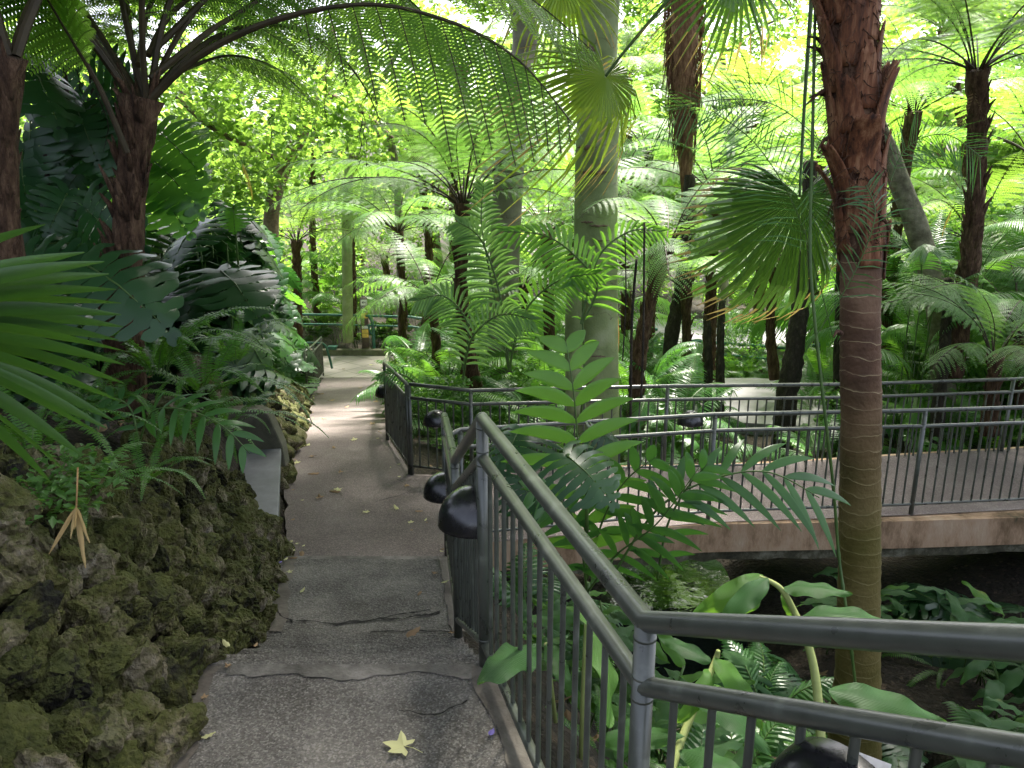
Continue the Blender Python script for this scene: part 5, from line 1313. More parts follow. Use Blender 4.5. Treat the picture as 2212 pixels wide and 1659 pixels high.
t = MB(); tube(t, smoothpts([q - g2_.location for q in (P(1440, 1700, 2.5), P(1475, 1590, 2.6), P(1540, 1440, 2.7), P(1552, 1405, 2.7))], 8), lerps([.014, .012, .007], 25), 8); t.obj('stem', MATS['pale_stalk'], g2_)
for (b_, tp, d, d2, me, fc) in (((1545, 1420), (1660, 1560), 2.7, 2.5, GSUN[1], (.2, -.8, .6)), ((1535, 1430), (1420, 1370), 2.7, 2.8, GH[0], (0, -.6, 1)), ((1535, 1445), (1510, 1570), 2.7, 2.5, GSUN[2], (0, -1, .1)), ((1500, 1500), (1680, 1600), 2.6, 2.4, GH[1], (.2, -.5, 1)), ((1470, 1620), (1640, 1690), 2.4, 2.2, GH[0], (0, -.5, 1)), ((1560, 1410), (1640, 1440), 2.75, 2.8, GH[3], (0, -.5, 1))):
    leaf_at(g2_, me, tp, b_, d, d2, fc, .5)
g3_ = empty('ginger', P(1250, 1500, 3.0), 'ginger clump with broad leaves just behind the balusters of the nearest railing', 'ginger')
for (b_, tp, d, d2, me, fc) in (((1270, 1300), (1345, 1560), 2.9, 2.5, GSUN[0], (.6, -.8, .2)), ((1160, 1400), (1045, 1450), 2.75, 2.35, GH[0], (0, -.6, 1)), ((1180, 1390), (1230, 1480), 2.9, 2.7, GH[1], (0, -.8, .6)), ((1300, 1600), (1480, 1590), 2.5, 2.4, GH[3], (0, -.7, .8)), ((1330, 1640), (1400, 1500), 2.5, 2.6, GH[1], (-.5, -.7, .5)), ((1250, 1330), (1130, 1340), 3.0, 2.9, GH[3], (0, -.6, 1))):
    leaf_at(g3_, me, tp, b_, d, d2, fc, .5)
t = MB(); tube(t, [P(1270, 1300, 2.9) - g3_.location, P(1260, 1500, 3.0) - g3_.location, P(1255, 1650, 3) - g3_.location], .010, 6)
tube(t, [P(1180, 1390, 2.9) - g3_.location, P(1200, 1560, 3.0) - g3_.location], .008, 6); t.obj('stem', MATS['pale_stalk'], g3_)
def on_ground(x, y, dz=0): return Vector((x, y, ground(x, y) + dz))
rnd = random.Random(21)
def ginger_clump(label, x, y, n, seed, group=None, hgt=.6, sun=.35, s=1.):
    rnd = random.Random(seed); root = empty('ginger', on_ground(x, y), label, 'ginger', group); st = MB()
    for k in range(n):
        a = rnd.uniform(0, 2 * pi); ln = Vector((cos(a) * rnd.uniform(.1, .5), sin(a) * rnd.uniform(.1, .5), 1)) * hgt * rnd.uniform(.7, 1.2)
        o_ = Vector((rnd.uniform(-.15, .15), rnd.uniform(-.15, .15), 0)); c_ = smoothpts([o_, o_ + ln * .6, o_ + ln + Vector((cos(a), sin(a), -.2)) * .1], 4); tube(st, c_, .006, 5)
        for j in range(6):
            f = .35 + .65 * j / 5; p_, T = at_curve(c_, min(f, .99)); az = a + (pi / 2 if j % 2 else -pi / 2) + rnd.uniform(-.6, .6)
            link('leaf', rnd.choice(GSUN if rnd.random() < sun else GH), root, basis(az, radians(rnd.uniform(-5, 35)), rnd.uniform(-.3, .3), s * rnd.uniform(.45, .8), p_))
    st.obj('stem', MATS['green_stalk'], root); return root
for i, (x, y, h) in enumerate([(.55, 3.0, .5), (.95, 2.6, .5), (.45, 3.7, .6), (1.3, 3.2, .5), (.8, 4.2, .6), (1.7, 2.6, .5), (.35, 4.6, .6), (1.2, 3.9, .5), (1.0, 1.9, .4), (.75, 2.2, .4), (1.5, 2.1, .4), (2.2, 2.9, .4), (2.7, 3.4, .4), (3.2, 3.0, .4), (2.0, 2.2, .35), (.25, 3.4, .5)]):
    ginger_clump('leafy green ginger clump growing on the slope behind the nearest railing', x, y, 4, 100 + i, 'ginger clumps on the slope below the stairs', h, s=.9)
for i, (x, y) in enumerate([(.1, 4.9), (.0, 5.4), (.5, 5.3), (1.0, 4.9), (1.5, 4.5), (2.8, 4.0), (3.3, 4.6), (2.4, 3.6), (1.9, 5.3), (.35, 2.7), (.6, 2.4), (3.8, 3.7), (1.3, 2.4)]):
    clump('sword_fern' if i % 2 else 'parlour_palm', 'fern' if i % 2 else 'palm', on_ground(x, y, .0), 'bright little sword fern on the shaded gully slope' if i % 2 else 'small broad leafed palm seedling on the gully slope',
          SWORD if i % 2 else PARLOUR, 9, .55 if i % 2 else .75, i, 'sword ferns on the gully slope' if i % 2 else 'palm seedlings on the gully slope', azs=None)

for i in range(46):
    x = rnd.uniform(1.6, 7.5); y = rnd.uniform(1.9, 6.4)
    if abs(x - 2.2) < .3 and abs(y - 4.5) < .35: continue
    if i % 3 == 0: clump('monstera', 'monstera', on_ground(x, y), 'dark monstera growing in the shade of the gully below the bridge', MONS, 9, rnd.uniform(.5, .8), 250 + i, 'monsteras in the gully', rise=.35, spread=.2, part='leaf', tilt=(-40, 15))
    elif i % 3 == 1: ginger_clump('leafy ginger clump in the gully right of the ringed palm', x, y, 3, 250 + i, 'ginger clumps in the gully', .45, sun=.1, s=.85)
    else: clump('sword_fern', 'fern', on_ground(x, y), 'sword fern in the deep gully right of the ringed palm', SWORD, 9, rnd.uniform(.5, .8), 250 + i, 'sword ferns in the gully', azs=None)
for i in range(18):
    x = rnd.uniform(2.5, 5.6); y = rnd.uniform(3.6, 6.6)
    if i % 2: clump('monstera', 'monstera', on_ground(x, y), 'dark monstera growing in the shade of the gully below the bridge', MONS, 10, rnd.uniform(.8, 1.2), 1450 + i, 'monsteras in the gully', rise=.5, spread=.3, part='leaf', tilt=(-40, 15))
    else: ginger_clump('leafy ginger clump in the gully right of the ringed palm', x, y, 4, 1450 + i, 'ginger clumps in the gully', .6, sun=.1, s=1.1)
# ---- monstera bank on the left -------------------------------------------
def clear_of(x, y, gap=.25):
    if xl(y) - gap < x < xr(y) + gap and y < 22: return False
    if x > xr(y) and near_y(x) - .3 < y < far_y(x) + .3: return False
    if y > 19.8 and y < 22.6 and -8 < x < 1.6: return False
    return True
rnd = random.Random(31); k = 0
MB_ = []
def mon_plant(x, y, n, s, rise, seed, lit=.15, label=None, tilt=(-55, 5), z=None):
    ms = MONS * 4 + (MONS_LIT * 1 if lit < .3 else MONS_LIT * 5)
    p_ = on_ground(x, y)
    return clump('monstera', 'monstera', p_, label or 'glossy split leaf monstera in the dense thicket on the left bank', ms, n, s, seed, None if label else 'monstera thicket on the left bank', spread=.35, tilt=tilt, part='leaf', rise=rise)
for y in np.arange(5.6, 17.5, .85):
    for t_ in np.arange(.75, 5.2, .95):
        x = xl(y) - t_ + rnd.uniform(-.3, .3); yy = y + rnd.uniform(-.3, .3)
        if y < 8.2 and t_ < 1.4: continue
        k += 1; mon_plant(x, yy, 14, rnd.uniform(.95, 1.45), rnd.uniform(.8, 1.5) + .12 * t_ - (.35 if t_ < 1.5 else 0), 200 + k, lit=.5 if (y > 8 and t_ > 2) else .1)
for y in np.arange(8.3, 15.6, .62):
    k += 1; mon_plant(xl(y) - .62, y, 16, rnd.uniform(1.15, 1.5), rnd.uniform(1.5, 2.1), 200 + k, lit=.05, tilt=(-62, -8))
for (x, y, r_) in ((-4.4, 4.9, 1.6), (-3.6, 5.6, 1.3), (-5.2, 4.2, 1.9), (-5.2, 5.8, 2.0), (-6.0, 5.0, 2.4), (-6.2, 6.6, 2.6), (-5.0, 7.0, 2.2), (-4.0, 3.9, 1.0), (-7.2, 5.8, 3.0)):
    k += 1; mon_plant(x, y, 20, 1.35, r_, 200 + k)
# signature lit leaves
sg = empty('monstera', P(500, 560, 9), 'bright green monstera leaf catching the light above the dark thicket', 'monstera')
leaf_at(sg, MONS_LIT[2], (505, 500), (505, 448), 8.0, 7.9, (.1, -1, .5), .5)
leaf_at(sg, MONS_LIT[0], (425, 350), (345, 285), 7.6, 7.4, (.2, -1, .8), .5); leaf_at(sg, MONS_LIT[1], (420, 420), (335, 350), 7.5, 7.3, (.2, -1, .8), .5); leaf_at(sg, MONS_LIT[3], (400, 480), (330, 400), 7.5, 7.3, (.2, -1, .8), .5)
t = MB(); tube(t, [P(505, 448, 8.0) - sg.location, P(520, 640, 8.4) - sg.location], .012, 6); t.obj('stem', MATS['green_stalk'], sg)
# dark cut leaves at the upper left and big drooping leaf over the ferns
dk = empty('philodendron', P(110, 420, 6.4), 'dark deeply cut philodendron leaves hanging at the upper left behind the trunks', 'philodendron')
rnd = random.Random(77)
for i in range(30):
    u, v, d = rnd.uniform(30, 235), rnd.uniform(120, 560), rnd.uniform(5.5, 7.2); ln = rnd.uniform(.30, .46) / d * FPX; a = radians(rnd.uniform(35, 150))
    leaf_at(dk, MONS[i % 4], (u + ln * cos(a), v + ln * sin(a)), (u, v), d, d - rnd.uniform(0, .25), (rnd.uniform(-.9, .9), rnd.uniform(-1, -.1), rnd.uniform(.1, 1)), .5)
t = MB()
for u0 in (90, 150, 205): tube(t, smoothpts([P(u0, 760, 6.5) - dk.location, P(u0 + 15, 450, 6.4) - dk.location, P(u0 - 10, 150, 6.4) - dk.location], 6), .018, 6, rough=.3, rs=20)
t.obj('stem', MATS['dark_trunk'], dk)
dr_ = empty('philodendron', P(60, 560, 4.6), 'wide grey green drooping leaf above the sword ferns', 'philodendron')
leaf_at(dr_, MONS[1], (345, 650), (190, 575), 4.5, 4.3, (.1, -.7, 1), .5); leaf_at(dr_, MONS[3], (190, 600), (60, 560), 4.6, 4.5, (0, -.8, 1), .5); leaf_at(dr_, MONS[0], (60, 640), (120, 570), 4.7, 4.5, (0, -.8, 1), .5)
# ---- sword ferns and low plants above the near wall -----------------------
def bank(u, v, d): q = P(u, v, d); return q
for i, (u, v, d, n_, s_) in enumerate(((330, 720, 4.9, 16, 1.0), (430, 770, 5.1, 14, .95), (380, 860, 4.6, 12, .8), (480, 850, 5.6, 12, .8), (230, 800, 4.6, 10, .7), (500, 720, 6.3, 12, .9), (300, 940, 3.9, 9, .6), (60, 860, 3.6, 10, .8), (140, 960, 3.2, 8, .6))):
    b_ = P(u, v, d); g_ = ground(b_.x, b_.y)
    clump('sword_fern', 'fern', Vector((b_.x, b_.y, max(g_, b_.z - .25))), ('large arching sword fern spilling toward the bench', 'second sword fern beside the large arching one', 'small sword fern above the rubble wall', 'sword fern hanging over the end of the bench', 'dark sword fern at the foot of the big tree fern', 'sword fern tucked under the monstera thicket', 'little sword fern among the top stones of the wall', 'sword fern behind the near fan blades', 'little fern at the far left above the wall')[i], SWORD, n_, s_, 300 + i, None, tilt=(-5, 30), spread=.08)
pf = empty('parlour_palm', P(400, 1000, 4.2), 'small palm with hanging dark leaflets above the rubble wall', 'palm')
broad_frond(pf, [P(300, 960, 4.3), P(330, 890, 4.2), P(400, 885, 4.1), P(480, 920, 4.0), P(540, 980, 3.95)], 9, [.14, .20, .18, .08], .036, 15, leaf='palm', face=(0, -.6, 1))
broad_frond(pf, [P(300, 960, 4.3), P(280, 880, 4.4), P(230, 860, 4.4), P(180, 900, 4.3)], 8, [.12, .16, .14, .08], .032, 16, leaf='palm', face=(0, -.6, 1))
for i in range(26):
    y = rnd.uniform(1.5, 5.5); x = xl(y) - rnd.uniform(1.25, 2.6)
    clump('ground_fern', 'fern', on_ground(x, y, .0), 'small leafy fern in the ground cover above the rubble wall', SWORD + PARLOUR[:1], 8, rnd.uniform(.3, .55), 330 + i, 'small ferns above the rubble wall')
gcl = leafcloud('ground_cover', [(P(60, 1040, 3.0).x, P(60, 1040, 3.0).y, P(60, 1040, 3.0).z - .02, .34, .4, .10), (-2.3, 2.0, -1.15, .35, .4, .08), (-2.6, 3.4, -1.2, .4, .4, .1), (-2.3, 4.3, -1.3, .2, .3, .08)], 2600, .045, 'shrub', 5, flat=.7)
o_ = link('ground_cover', gcl); tag(o_, kind='stuff')

# ---- understory right of the ramp and behind the bridge -------------------
GP = 'feathery palms in the understorey behind the bridge'
cnt = 0
for y in np.arange(8.9, 19.6, 1.0):
    for x in np.arange(-2.2, 13, 1.05):
        xx = x + rnd.uniform(-.45, .45); yy = y + rnd.uniform(-.45, .45)
        if not clear_of(xx, yy, .45): continue
        if xx < xr(yy) + .3 or yy < far_y(xx) + .45: continue
        u_, dd = None, yy
        q = on_ground(xx, yy); dcam = q.y * CP - q.z * SP; uu = 1106 + FPX * q.x / dcam
        lowv = 1500 < uu < 1740 and yy < 15.8
        if lowv and (uu > 1530 or rnd.random() < .45): continue          # keep the pale paving in view
        near = yy < 11
        r_ = rnd.random(); cnt += 1
        if lowv: r_ = .7 if rnd.random() < .5 else .95
        if r_ < .42:
            clump('feather_palm', 'palm', q, 'feathery green palm in the mixed understorey behind the bridge', PALM if rnd.random() < .5 else PALM_LIME, 9, rnd.uniform(.42, .62) if near else rnd.uniform(.5, .85), 400 + cnt, GP, rise=.35, spread=.1)
        elif r_ < .62:
            clump('parlour_palm', 'palm', q, 'low parlour palm clump in the understorey behind the bridge', PARLOUR, 14, rnd.uniform(.8, 1.3), 400 + cnt, 'parlour palms in the understorey', rise=.7, spread=.2)
        elif r_ < .80 and xx > 1.5:
            clump('monstera', 'monstera', q, 'silvery monstera growing low behind the far bridge railing', MONS + MONS_LIT, 12, rnd.uniform(.7, 1.1), 400 + cnt, 'monsteras behind the far bridge railing', rise=.6, spread=.3, part='leaf', tilt=(-45, 10))
        else:
            clump('ground_fern', 'fern', q, 'small green fern on the ground behind the bridge', FERN[:3], 9, rnd.uniform(.3, .45), 400 + cnt, 'small ferns on the ground behind the bridge', tilt=(-5, 15))
# dense low leaves right beside the ramp railing and behind the bridge
SH = []
def shrub(label, x, y, r, h, n, size, mat, seed, group=None, z=None, name='shrub'):
    b_ = on_ground(x, y) if z is None else Vector((x, y, z)); root = empty(name, b_, label, 'shrub', group)
    c_ = clumps_in((0, 0, h * .58), (r, r, h * .42), 12, r * .33, seed); me = leafcloud('foliage', c_, n, size, mat, seed, flat=.45); link('foliage', me, root)
    t = MB(); rr = random.Random(seed)
    for i in range(9):
        q = Vector(c_[i][:3]); tube(t, smoothpts([Vector((rr.uniform(-.1, .1), rr.uniform(-.1, .1), -.1)), q * .5 + Z3 * .05, q], 3), [.008, .007, .006, .005, .004, .003, .002], 5)
    t.obj('stem', MATS['green_stalk'], root); return root
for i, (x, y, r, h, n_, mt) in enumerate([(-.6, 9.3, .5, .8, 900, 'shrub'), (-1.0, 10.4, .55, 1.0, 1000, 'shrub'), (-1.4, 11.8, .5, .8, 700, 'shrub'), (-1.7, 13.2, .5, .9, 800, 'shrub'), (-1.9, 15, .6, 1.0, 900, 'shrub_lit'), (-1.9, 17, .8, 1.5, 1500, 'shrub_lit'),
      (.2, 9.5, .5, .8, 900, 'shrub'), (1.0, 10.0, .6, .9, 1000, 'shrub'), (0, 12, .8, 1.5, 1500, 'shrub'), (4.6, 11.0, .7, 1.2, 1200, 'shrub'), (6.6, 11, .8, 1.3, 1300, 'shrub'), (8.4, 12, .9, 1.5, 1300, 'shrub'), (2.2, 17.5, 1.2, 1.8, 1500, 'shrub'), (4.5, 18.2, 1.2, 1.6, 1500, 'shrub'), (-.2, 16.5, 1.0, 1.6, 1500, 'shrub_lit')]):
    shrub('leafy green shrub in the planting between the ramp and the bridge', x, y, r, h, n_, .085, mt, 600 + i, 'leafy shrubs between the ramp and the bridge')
# bright planting beyond the plaza
for i, x in enumerate(np.arange(-9.5, 3, .62)):
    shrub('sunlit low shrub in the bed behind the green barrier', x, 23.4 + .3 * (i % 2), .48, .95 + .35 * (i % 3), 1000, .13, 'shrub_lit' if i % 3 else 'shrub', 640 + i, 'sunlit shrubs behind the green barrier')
KX = [(-7.5, 26, 0), (-5.2, 25.5, 1), (-1.8, 24.8, 0), (.4, 24.0, 1), (2.6, 22.6, 0), (5.2, 21, 1), (7.6, 20.6, 0), (9.4, 18, 1), (10.5, 15.5, 0), (8.6, 13.9, 1), (11.5, 13, 0), (10.6, 11.4, 1), (12.5, 17.5, 0), (7.2, 16.6, 1), (13.5, 15, 0), (0.6, 14.2, 1), (-.4, 19.5, 0)]
for i, (x, y, j) in enumerate(KX):
    q = on_ground(x, min(y, 24)); q.y = y
    clump('kentia_palm', 'palm', q, 'tall lime green kentia palm with long drooping fronds among the far planting', KENTIA, 11, rnd.uniform(.85, 1.25), 700 + i, 'kentia palms among the far planting', rise=1.2 + (i % 3) * .7, tilt=(0, 25))
rq = random.Random(41)
for i in range(26):
    d = rq.uniform(11.2, 15); u = rq.uniform(1900, 2420); q = P(u, 800, d); g_ = on_ground(min(q.x, 14), q.y); g_.x = q.x
    clump('feather_palm', 'palm', g_, 'lime feather palm in the dense stand at the right behind the leaning trunk', PALM_LIME if i % 3 else PALM, 13, rq.uniform(.75, 1.15), 1200 + i, 'feather palms in the dense right stand', rise=rq.uniform(1.2, 3.4), spread=.25, tilt=(-10, 20))
for i in range(16):
    d = rq.uniform(10.5, 15); u = rq.uniform(880, 1480); q = P(u, 760, d)
    if not clear_of(q.x, q.y, .5): continue
    clump('feather_palm', 'palm', on_ground(q.x, q.y), 'feather palm with spread fronds below the grey trunks', PALM_LIME if i % 2 else PALM, 11, rq.uniform(.6, .9), 1300 + i, 'feather palms below the grey trunks', rise=rq.uniform(.5, 1.3), spread=.2, tilt=(-10, 20))
# bright lime feather fronds beside the big trunk
lp_ = empty('feather_palm', P(1150, 900, 8.9), 'lime green feather palm arching in front of the two grey trunks', 'palm')
def pf_hero(root, pts, pairs, ll, lw, seed, leaf='palm_lime', hang=.4, face=(0, -1, .3)):
    rnd = random.Random(seed); c_ = smoothpts([q - root.location for q in pts], 8); mb = MB(); tube(mb, c_, lerps([.014, .010, .004], len(c_)), 6, 0); F_ = Vector(face).normalized()
    for k in range(pairs):
        t = (k + .5) / pairs; s = .12 + .87 * t; p_, T = at_curve(c_, min(s, .995)); S_ = T.cross(F_).normalized()
        for e_ in (-1, 1):
            ln = ll * (.6 + .4 * sin(pi * min(1, t + .15))) * (1 - .55 * max(0, t - .45)) * rnd.uniform(.92, 1.06)
            d0 = (S_ * e_ + T * (.55 + .9 * t * t) + F_ * rnd.uniform(-.1, .2)).normalized(); W_ = (T - d0 * T.dot(d0)).normalized(); U = d0.cross(W_); vs = []; fs = []
            for i in range(6):
                f = i / 5; q = p_ + d0 * ln * f - Z3 * (hang * ln * f * f); hw = lw * .5 * (sin(pi * min(1, f * .93 + .07))) ** .7 + .0006
                vs += [q - W_ * hw, q - U * hw * .35 * e_, q + W_ * hw]
                if i:
                    b_ = 3 * i; fs += [(b_ - 3, b_ - 2, b_ + 1, b_), (b_ - 2, b_ - 1, b_ + 2, b_ + 1)]
            mb.add(vs, fs, 1)
    return mb.obj('frond', [MATS['green_stalk'], MATS[leaf]], root, smooth=False)
pf_hero(lp_, [P(1255, 700, 8.7), P(1290, 620, 8.6), P(1250, 560, 8.5), P(1180, 510, 8.4), P(1090, 500, 8.3)], 22, .42, .045, 1, 'palm_lime')
pf_hero(lp_, [P(1255, 700, 8.7), P(1290, 560, 8.6), P(1360, 500, 8.5), P(1430, 500, 8.5)], 18, .30, .035, 2, 'palm_lime')
pf_hero(lp_, [P(1100, 800, 9), P(1080, 640, 8.9), P(1040, 520, 8.8), P(990, 480, 8.7)], 22, .42, .04, 3, 'palm_pale')
pf_hero(lp_, [P(1100, 800, 9), P(1060, 600, 9), P(1040, 480, 9), P(1045, 400, 9)], 22, .42, .05, 4, 'palm_pale')
pf_hero(lp_, [P(1100, 800, 9), P(1130, 680, 8.8), P(1200, 610, 8.6), P(1290, 590, 8.4)], 22, .36, .04, 5, 'palm_lime')
pf_hero(lp_, [P(1000, 800, 9), P(1010, 700, 9), P(960, 640, 9), P(900, 650, 8.9)], 22, .36, .035, 6, 'palm_pale')
pf_hero(lp_, [P(1000, 820, 9), P(1020, 730, 8.8), P(1080, 680, 8.7), P(1150, 690, 8.6)], 22, .36, .035, 7, 'palm_pale')
pf_hero(lp_, [P(1255, 900, 8.9), P(1262, 800, 8.8), P(1258, 680, 8.7), P(1262, 600, 8.6)], 6, .2, .03, 8, 'palm_lime')
# narrow palm frond poking over the ramp railing by the small lamp
nf = empty('feather_palm', P(870, 850, 9.6), 'small grey green frond poking through the ramp railing by the distant lamp', 'palm')
pf_hero(nf, [P(900, 830, 9.5), P(875, 812, 9.3), P(845, 806, 9.2), P(818, 812, 9.1)], 12, .16, .02, 9, 'palm')

# ---- broadleaf trees in the centre background -----------------------------
def branchy(label, pts, rad, mat, branches, crowncl, n, size, leaf, seed, flat=.35, name='broadleaf_tree'):
    base = Vector(pts[0]); root = empty(name, base, label, 'tree'); t = MB(); c_ = smoothpts([q - base for q in pts], 8)
    tube(t, c_, lerps(rad, len(c_)), 12, 0, rough=.15, rs=4, seed=seed); t.obj('trunk', MATS[mat], root)
    for b_ in branches:
        t = MB(); c_ = smoothpts([q - base for q in b_[0]], 6); tube(t, c_, lerps(b_[1], len(c_)), 8, 0, rough=.15, rs=5, seed=seed); t.obj('branch', MATS[mat], root)
    me = leafcloud('crown', [(c[0] - base.x, c[1] - base.y, c[2] - base.z, *c[3:]) for c in crowncl], n, size, leaf, seed, flat=flat, kite=1.25)
    link('crown', me, root); return root
def pxclumps(lst):
    out = []
    for u, v, d, r in lst:
        q = P(u, v, d); out.append((q.x, q.y, q.z, r, r, r * .7))
    return out
rr = random.Random(8)
c1 = pxclumps([(rr.uniform(430, 800), rr.uniform(60, 420), rr.uniform(14.5, 18.5), rr.uniform(.5, 1.0)) for i in range(34)])
branchy('heart leafed tree with a crooked red-brown trunk in the bright centre left background', [P(600, 800, 17) - Z3 * .5, P(585, 520, 17), P(600, 400, 17), P(650, 290, 17), P(700, 200, 17.2), P(720, 60, 17.5)], [.17, .15, .15, .14, .10, .06], 'brown_bark',
    [([P(620, 350, 17), P(540, 320, 16.5), P(450, 270, 16), P(380, 210, 15.5)], [.08, .06, .05, .03]), ([P(650, 290, 17), P(620, 200, 17), P(640, 120, 17.3)], [.09, .06, .03]), ([P(700, 200, 17.2), P(780, 240, 17), P(850, 300, 16.8)], [.07, .05, .03])],
    c1, 5200, .15, 'tree_leaf', 21)
c2 = pxclumps([(rr.uniform(700, 960), rr.uniform(-40, 330), rr.uniform(19, 23), rr.uniform(.6, 1.1)) for i in range(26)])
branchy('grey branched tree with sparse lit leaves right of the slim green trunk', [P(870, 760, 20) - Z3 * .6, P(862, 480, 20), P(850, 330, 20), P(810, 200, 20), P(780, 90, 20), P(770, -40, 20)], [.11, .10, .09, .08, .07, .05], 'grey_trunk',
    [([P(850, 330, 20), P(790, 270, 19.6), P(720, 250, 19.2)], [.06, .05, .02]), ([P(810, 200, 20), P(870, 90, 20), P(900, 0, 20)], [.07, .05, .02]), ([P(860, 420, 20), P(800, 360, 19.6), P(740, 330, 19.4), P(700, 330, 19.2)], [.07, .05, .04, .02])],
    c2, 3600, .16, 'tree_leaf', 22)
rr = random.Random(9)
c3 = pxclumps([(rr.uniform(1340, 1780), rr.uniform(-60, 330), rr.uniform(22, 27), rr.uniform(.6, 1.1)) for i in range(36)])
branchy('pale barked tree with a thin lit crown between the big trunk and the brown palm', [P(1570, 760, 24) - Z3 * .6, P(1565, 500, 24), P(1580, 300, 24), P(1560, 120, 24), P(1590, -40, 24)], [.13, .12, .11, .09, .06], 'grey_trunk',
    [([P(1580, 300, 24), P(1520, 200, 23.6), P(1440, 150, 23.2)], [.05, .04, .02]), ([P(1560, 120, 24), P(1640, 60, 24), P(1720, 30, 24)], [.05, .04, .02])],
    c3, 4600, .20, 'shrub_lit', 23)
c4 = pxclumps([(rr.uniform(1900, 2260), rr.uniform(-60, 260), rr.uniform(19, 25), rr.uniform(.6, 1.1)) for i in range(30)])
branchy('slim tree with a thin lit crown behind the tall spoked tree fern', [P(2090, 760, 22) - Z3 * .6, P(2080, 400, 22), P(2100, 100, 22)], [.12, .10, .06], 'grey_trunk', [], c4, 3800, .20, 'shrub_lit', 24)
# ---- far trees closing the view -------------------------------------------
rr = random.Random(17)
for i in range(16):
    u = -250 + i * 172; d = rr.uniform(29, 42); x = (u - 1106) / FPX * d; yb = d * .99; base = Vector((x, yb, -5.6)); H_ = rr.uniform(9, 14.5)
    if 1330 < u < 1760: H_ = rr.uniform(8.5, 10.5)
    cl_ = clumps_in((0, 0, H_ * .60), (3.4, 3.0, H_ * .40), 26, 1.15, 800 + i)
    root = empty('far_tree', base, 'leafy yellow green tree standing in the sunlit far background', 'tree', 'sunlit trees closing the far background')
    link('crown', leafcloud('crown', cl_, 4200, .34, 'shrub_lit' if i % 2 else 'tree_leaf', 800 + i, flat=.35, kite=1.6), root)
    t = MB(); tube(t, smoothpts([(0, 0, -.3), (rr.uniform(-.3, .3), 0, H_ * .3), (rr.uniform(-.5, .5), 0, H_ * .7)], 5), lerps([.28, .2, .08], 11), 10, 0, rough=.15); t.obj('trunk', MATS['brown_bark'], root)
# far undergrowth mass behind everything
fc = []
for i in range(230):
    d = rr.uniform(25.5, 38); u = rr.uniform(-300, 2500); x = (u - 1106) / FPX * d; fc.append((x, d, -5.6 + rr.uniform(.4, 6.2), 1.3, 1.0, 1.0))
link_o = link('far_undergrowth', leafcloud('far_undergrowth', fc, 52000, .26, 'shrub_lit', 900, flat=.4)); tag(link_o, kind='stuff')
fc = []
for i in range(60):
    d = rr.uniform(13, 22); x = rr.uniform(7, 15); fc.append((x, d, ground(min(x, 14), d) + rr.uniform(.3, 3.6), .9, .9, .8))
for i in range(40):
    d = rr.uniform(9, 20); x = rr.uniform(-14, -8); fc.append((x, d, ground(max(x, -13), d) + rr.uniform(.3, 3.0), 1, 1, .9))
link_o = link('dense_undergrowth', leafcloud('dense_undergrowth', fc, 20000, .18, 'shrub', 901, flat=.4)); tag(link_o, kind='stuff')

# ---- yellow / orange accents ----------------------------------------------
dy = palm_frond(1.1, -60, -90, 18, .22, .03, seed=51, leaf='yellow', hang=.6)
o_ = link('dying_frond', dy, None, Matrix.Translation(P(515, 335, 9))); tag(o_, 'bright yellow dying frond hanging in front of the heart leafed tree', 'frond'); o_.scale = (.42,) * 3
o_ = link('dying_frond', dy, None, Matrix.Translation(P(2065, 440, 9.6)) @ Matrix.Rotation(radians(150), 4, 'Z')); tag(o_, 'yellow dead leaflet hanging beside the tall spoked tree fern', 'frond'); o_.scale = (.35,) * 3
os_ = blade_leaf(.62, .16, seed=9, leaf='orange', a0=-80, droop=.15, wave=.004, fold=.3)  # unidentified orange form, built as a folded blade
o_ = link('orange_blade', os_, None, Matrix.Translation(P(1332, 665, 11))); tag(o_, 'large orange blade shape hanging just right of the big smooth trunk', 'leaf')

# ---- fallen leaves, petals -------------------------------------------------
def maple(r, seed, mat, lobes=5, curl=.15):
    rnd = random.Random(seed); mb = MB(); pts = [(0, 0, 0)]
    prof = []
    for i in range(lobes):
        a = radians(-120 + 240 * i / (lobes - 1)); L_ = r * (1 - .35 * abs(i - (lobes - 1) / 2) / ((lobes - 1) / 2)) * rnd.uniform(.9, 1.1)
        prof += [(a - .30, L_ * .66), (a - .17, L_ * .80), (a, L_), (a + .17, L_ * .80), (a + .30, L_ * .66)]
        if i < lobes - 1: prof.append((a + radians(240 / (lobes - 1) / 2), L_ * .56))
    for a, l_ in prof: pts.append((l_ * cos(a), l_ * sin(a), curl * l_ * (.5 + .5 * sin(a * 3 + seed)) * (l_ / r)))
    n_ = len(prof); mb.add(pts, [(0, i, i + 1) for i in range(1, n_)])
    tube(mb, [(0, 0, .002), (-r * .5, r * .05, .004), (-r * 1.0, r * .2, .002)], [.0015, .0012, .001], 4)
    return mb.mesh('fallen_leaf', [MATS[mat]], smooth=False)
LFM = [maple(.05, 1, 'dry_leaf'), maple(.045, 2, 'dry_leaf', curl=.5), maple(.05, 3, 'pale_leaf', curl=.3), blade_leaf(.09, .035, seed=2, leaf='dry_leaf', a0=5, droop=.2, wave=.004, ns=6), blade_leaf(.08, .03, seed=3, leaf='pale_leaf', a0=0, droop=-.2, wave=.004, ns=6)]
big = maple(.072, 5, 'pale_leaf', curl=.28)
q = PZ(872, 1612, -1.895); o_ = link('fallen_leaf', big, None, Matrix.Translation(q) @ Matrix.Rotation(radians(165), 4, 'Z')); tag(o_, 'pale yellow lobed leaf lying alone on the nearest landing', 'leaf')
def flat_on(u, v, zf=None):
    z = -2.0
    for i in range(12):
        q = PZ(u, v, z); z = zp(q.y) + .012
    return PZ(u, v, z)
rnd = random.Random(55)
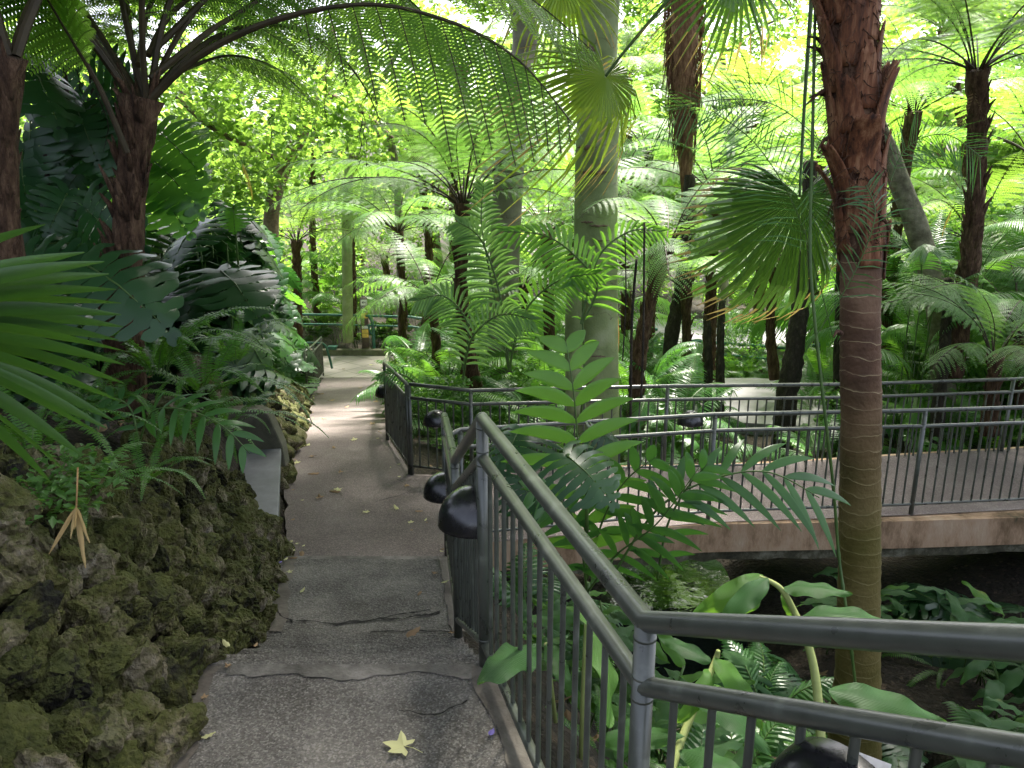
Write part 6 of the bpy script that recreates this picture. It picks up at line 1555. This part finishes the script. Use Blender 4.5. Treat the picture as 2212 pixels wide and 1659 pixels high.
for i, (u, v) in enumerate(((877, 1048), (790, 1105), (728, 1058), (690, 1022), (722, 968), (668, 958), (655, 962), (640, 972), (805, 915), (745, 880), (878, 1375), (715, 865), (765, 950), (700, 905), (690, 1075), (735, 1020), (652, 1190), (660, 928), (812, 868), (640, 1000), (675, 985), (735, 1062), (860, 1100), (700, 850), (780, 838), (742, 797), (790, 800), (803, 788))):
    s_ = (1.7 if v < 900 else 1.15) * rnd.uniform(.8, 1.2); me = LFM[0] if i == 0 else rnd.choice(LFM)
    o_ = link('fallen_leaf', me, None, Matrix.Translation(flat_on(u, v)) @ Matrix.Rotation(rnd.uniform(0, 6), 4, 'Z') @ Matrix.Scale(s_, 4)); tag(o_, 'curled dry leaf fallen on the path', 'leaf', 'dry leaves scattered on the path')
for i in range(70):
    y = rnd.uniform(1.6, 17); e_ = rnd.random() ** 1.6 * .16; x = xl(y) + .03 + e_ if i % 3 else xr(y) - .05 - e_
    o_ = link('fallen_leaf', rnd.choice(LFM), None, Matrix.Translation((x, y, (zp(y) + .012) if not (2.77 < y < 3.9 or 5.1 < y < 5.85) else zp(y) + .05)) @ Matrix.Rotation(rnd.uniform(0, 6), 4, 'Z') @ Matrix.Scale(rnd.uniform(.35, .8), 4)); tag(o_, 'small leaf fragment lying along the edge of the path', 'leaf', 'leaf fragments along the path edges')
for i in range(260):
    y = rnd.uniform(1.2, 14); x = xl(y) - rnd.uniform(1.0, 2.4) if i % 3 else xr(y) + rnd.uniform(.3, 3)
    if not clear_of(x, y, .1): continue
    o_ = link('fallen_leaf', rnd.choice(LFM[:2] + LFM[3:4]), None, Matrix.Translation(on_ground(x, y, .03)) @ Euler((rnd.uniform(-.5, .5), rnd.uniform(-.5, .5), rnd.uniform(0, 6))).to_matrix().to_4x4() @ Matrix.Scale(rnd.uniform(.9, 1.7), 4)); tag(o_, 'dry brown leaf in the litter on the soil', 'leaf', 'dry leaves littering the soil')
pet = blade_leaf(.035, .018, seed=4, leaf='flower', a0=20, droop=.5, wave=.001, ns=6)
o_ = link('fallen_petal', pet, None, Matrix.Translation(PZ(1058, 1588, -1.895)) @ Matrix.Rotation(1.2, 4, 'Z')); tag(o_, 'small purple petal fallen on the nearest landing', 'petal')
for i in range(22):
    y = rnd.uniform(1.8, 5.2); x = xl(y) - rnd.uniform(.0, .12) if i % 2 else xl(y) - rnd.uniform(.9, 1.8)
    o_ = link('fallen_petal', pet, None, Matrix.Translation((x, y, (zp(y) + .02) if i % 2 else ground(x, y) + .08)) @ Matrix.Rotation(rnd.uniform(0, 6), 4, 'Z')); tag(o_, 'small purple petal fallen along the rubble wall', 'petal', 'purple petals along the rubble wall')
# dead straw-coloured shoot hanging over the wall, left
dd = empty('dead_shoot', P(165, 1090, 2.7), 'straw coloured dead shoot hanging over the rubble wall', 'shoot')
for i, (u, v) in enumerate(((105, 1195), (150, 1160), (188, 1170), (180, 1225), (158, 1140))):
    leaf_at(dd, blade_leaf(.2, .015, seed=i, leaf='dead_palm', a0=0, droop=.1, wave=.002, ns=8), (u, v), (165, 1095), 2.7, 2.6, (.2, -1, .2), .2)
t = MB(); tube(t, [P(168, 1010, 2.75) - dd.location, P(165, 1095, 2.7) - dd.location], .003, 5); t.obj('stem', MATS['hay'], dd)
# roots and twigs on the bank
for i in range(24):
    y = rnd.uniform(1.8, 9); x = xl(y) - rnd.uniform(1.0, 2.2) if i % 2 else xr(y) + rnd.uniform(.4, 3.2)
    if not clear_of(x, y, .1): continue
    a = rnd.uniform(0, 6); ln = rnd.uniform(.2, .7); p0 = on_ground(x, y, .03); d_ = Vector((cos(a), sin(a), 0)) * ln
    t = MB(); tube(t, smoothpts([(0, 0, 0), d_ * .5 + Z3 * rnd.uniform(0, .08), Vector((d_.x, d_.y, on_ground(x + d_.x, y + d_.y, .03).z - p0.z))], 4), lerps([.008, .005, .002], 9), 5)
    o_ = t.obj('twig', MATS['pale_bark' if i % 3 == 0 else 'dark_trunk']); o_.location = p0; tag(o_, 'thin dry twig lying on the soil', 'twig', 'dry twigs lying on the soil')

rnd = random.Random(91)
for i in range(12):
    u, v, d = rnd.uniform(150, 330) if i < 7 else rnd.uniform(560, 900), rnd.uniform(90, 330) if i < 7 else rnd.uniform(120, 260), rnd.uniform(5, 6.2)
    t = MB(); p0 = P(u, v, d); k_ = [Vector((0, 0, 0))]
    for j in range(7): k_.append(k_[-1] + Vector((rnd.uniform(-.03, .03), rnd.uniform(-.03, .03), -rnd.uniform(.03, .07))))
    tube(t, k_, lerps([.004, .003, .0015], 8), 4)
    for j in range(14):
        q = k_[rnd.randrange(1, 8)]; e_ = Vector((rnd.uniform(-1, 1), rnd.uniform(-1, 1), rnd.uniform(-1.2, .2))) * .03; w_ = Vector((rnd.uniform(-1, 1), rnd.uniform(-1, 1), 0)) * .006
        t.add([q, q + e_ * .5 + w_, q + e_, q + e_ * .5 - w_], [(0, 1, 2, 3)])
    o_ = t.obj('dead_sprig', MATS['dark_trunk']); o_.location = p0; tag(o_, 'shrivelled brown sprig dangling below the fern fronds', 'sprig', 'dead sprigs dangling from the ferns')
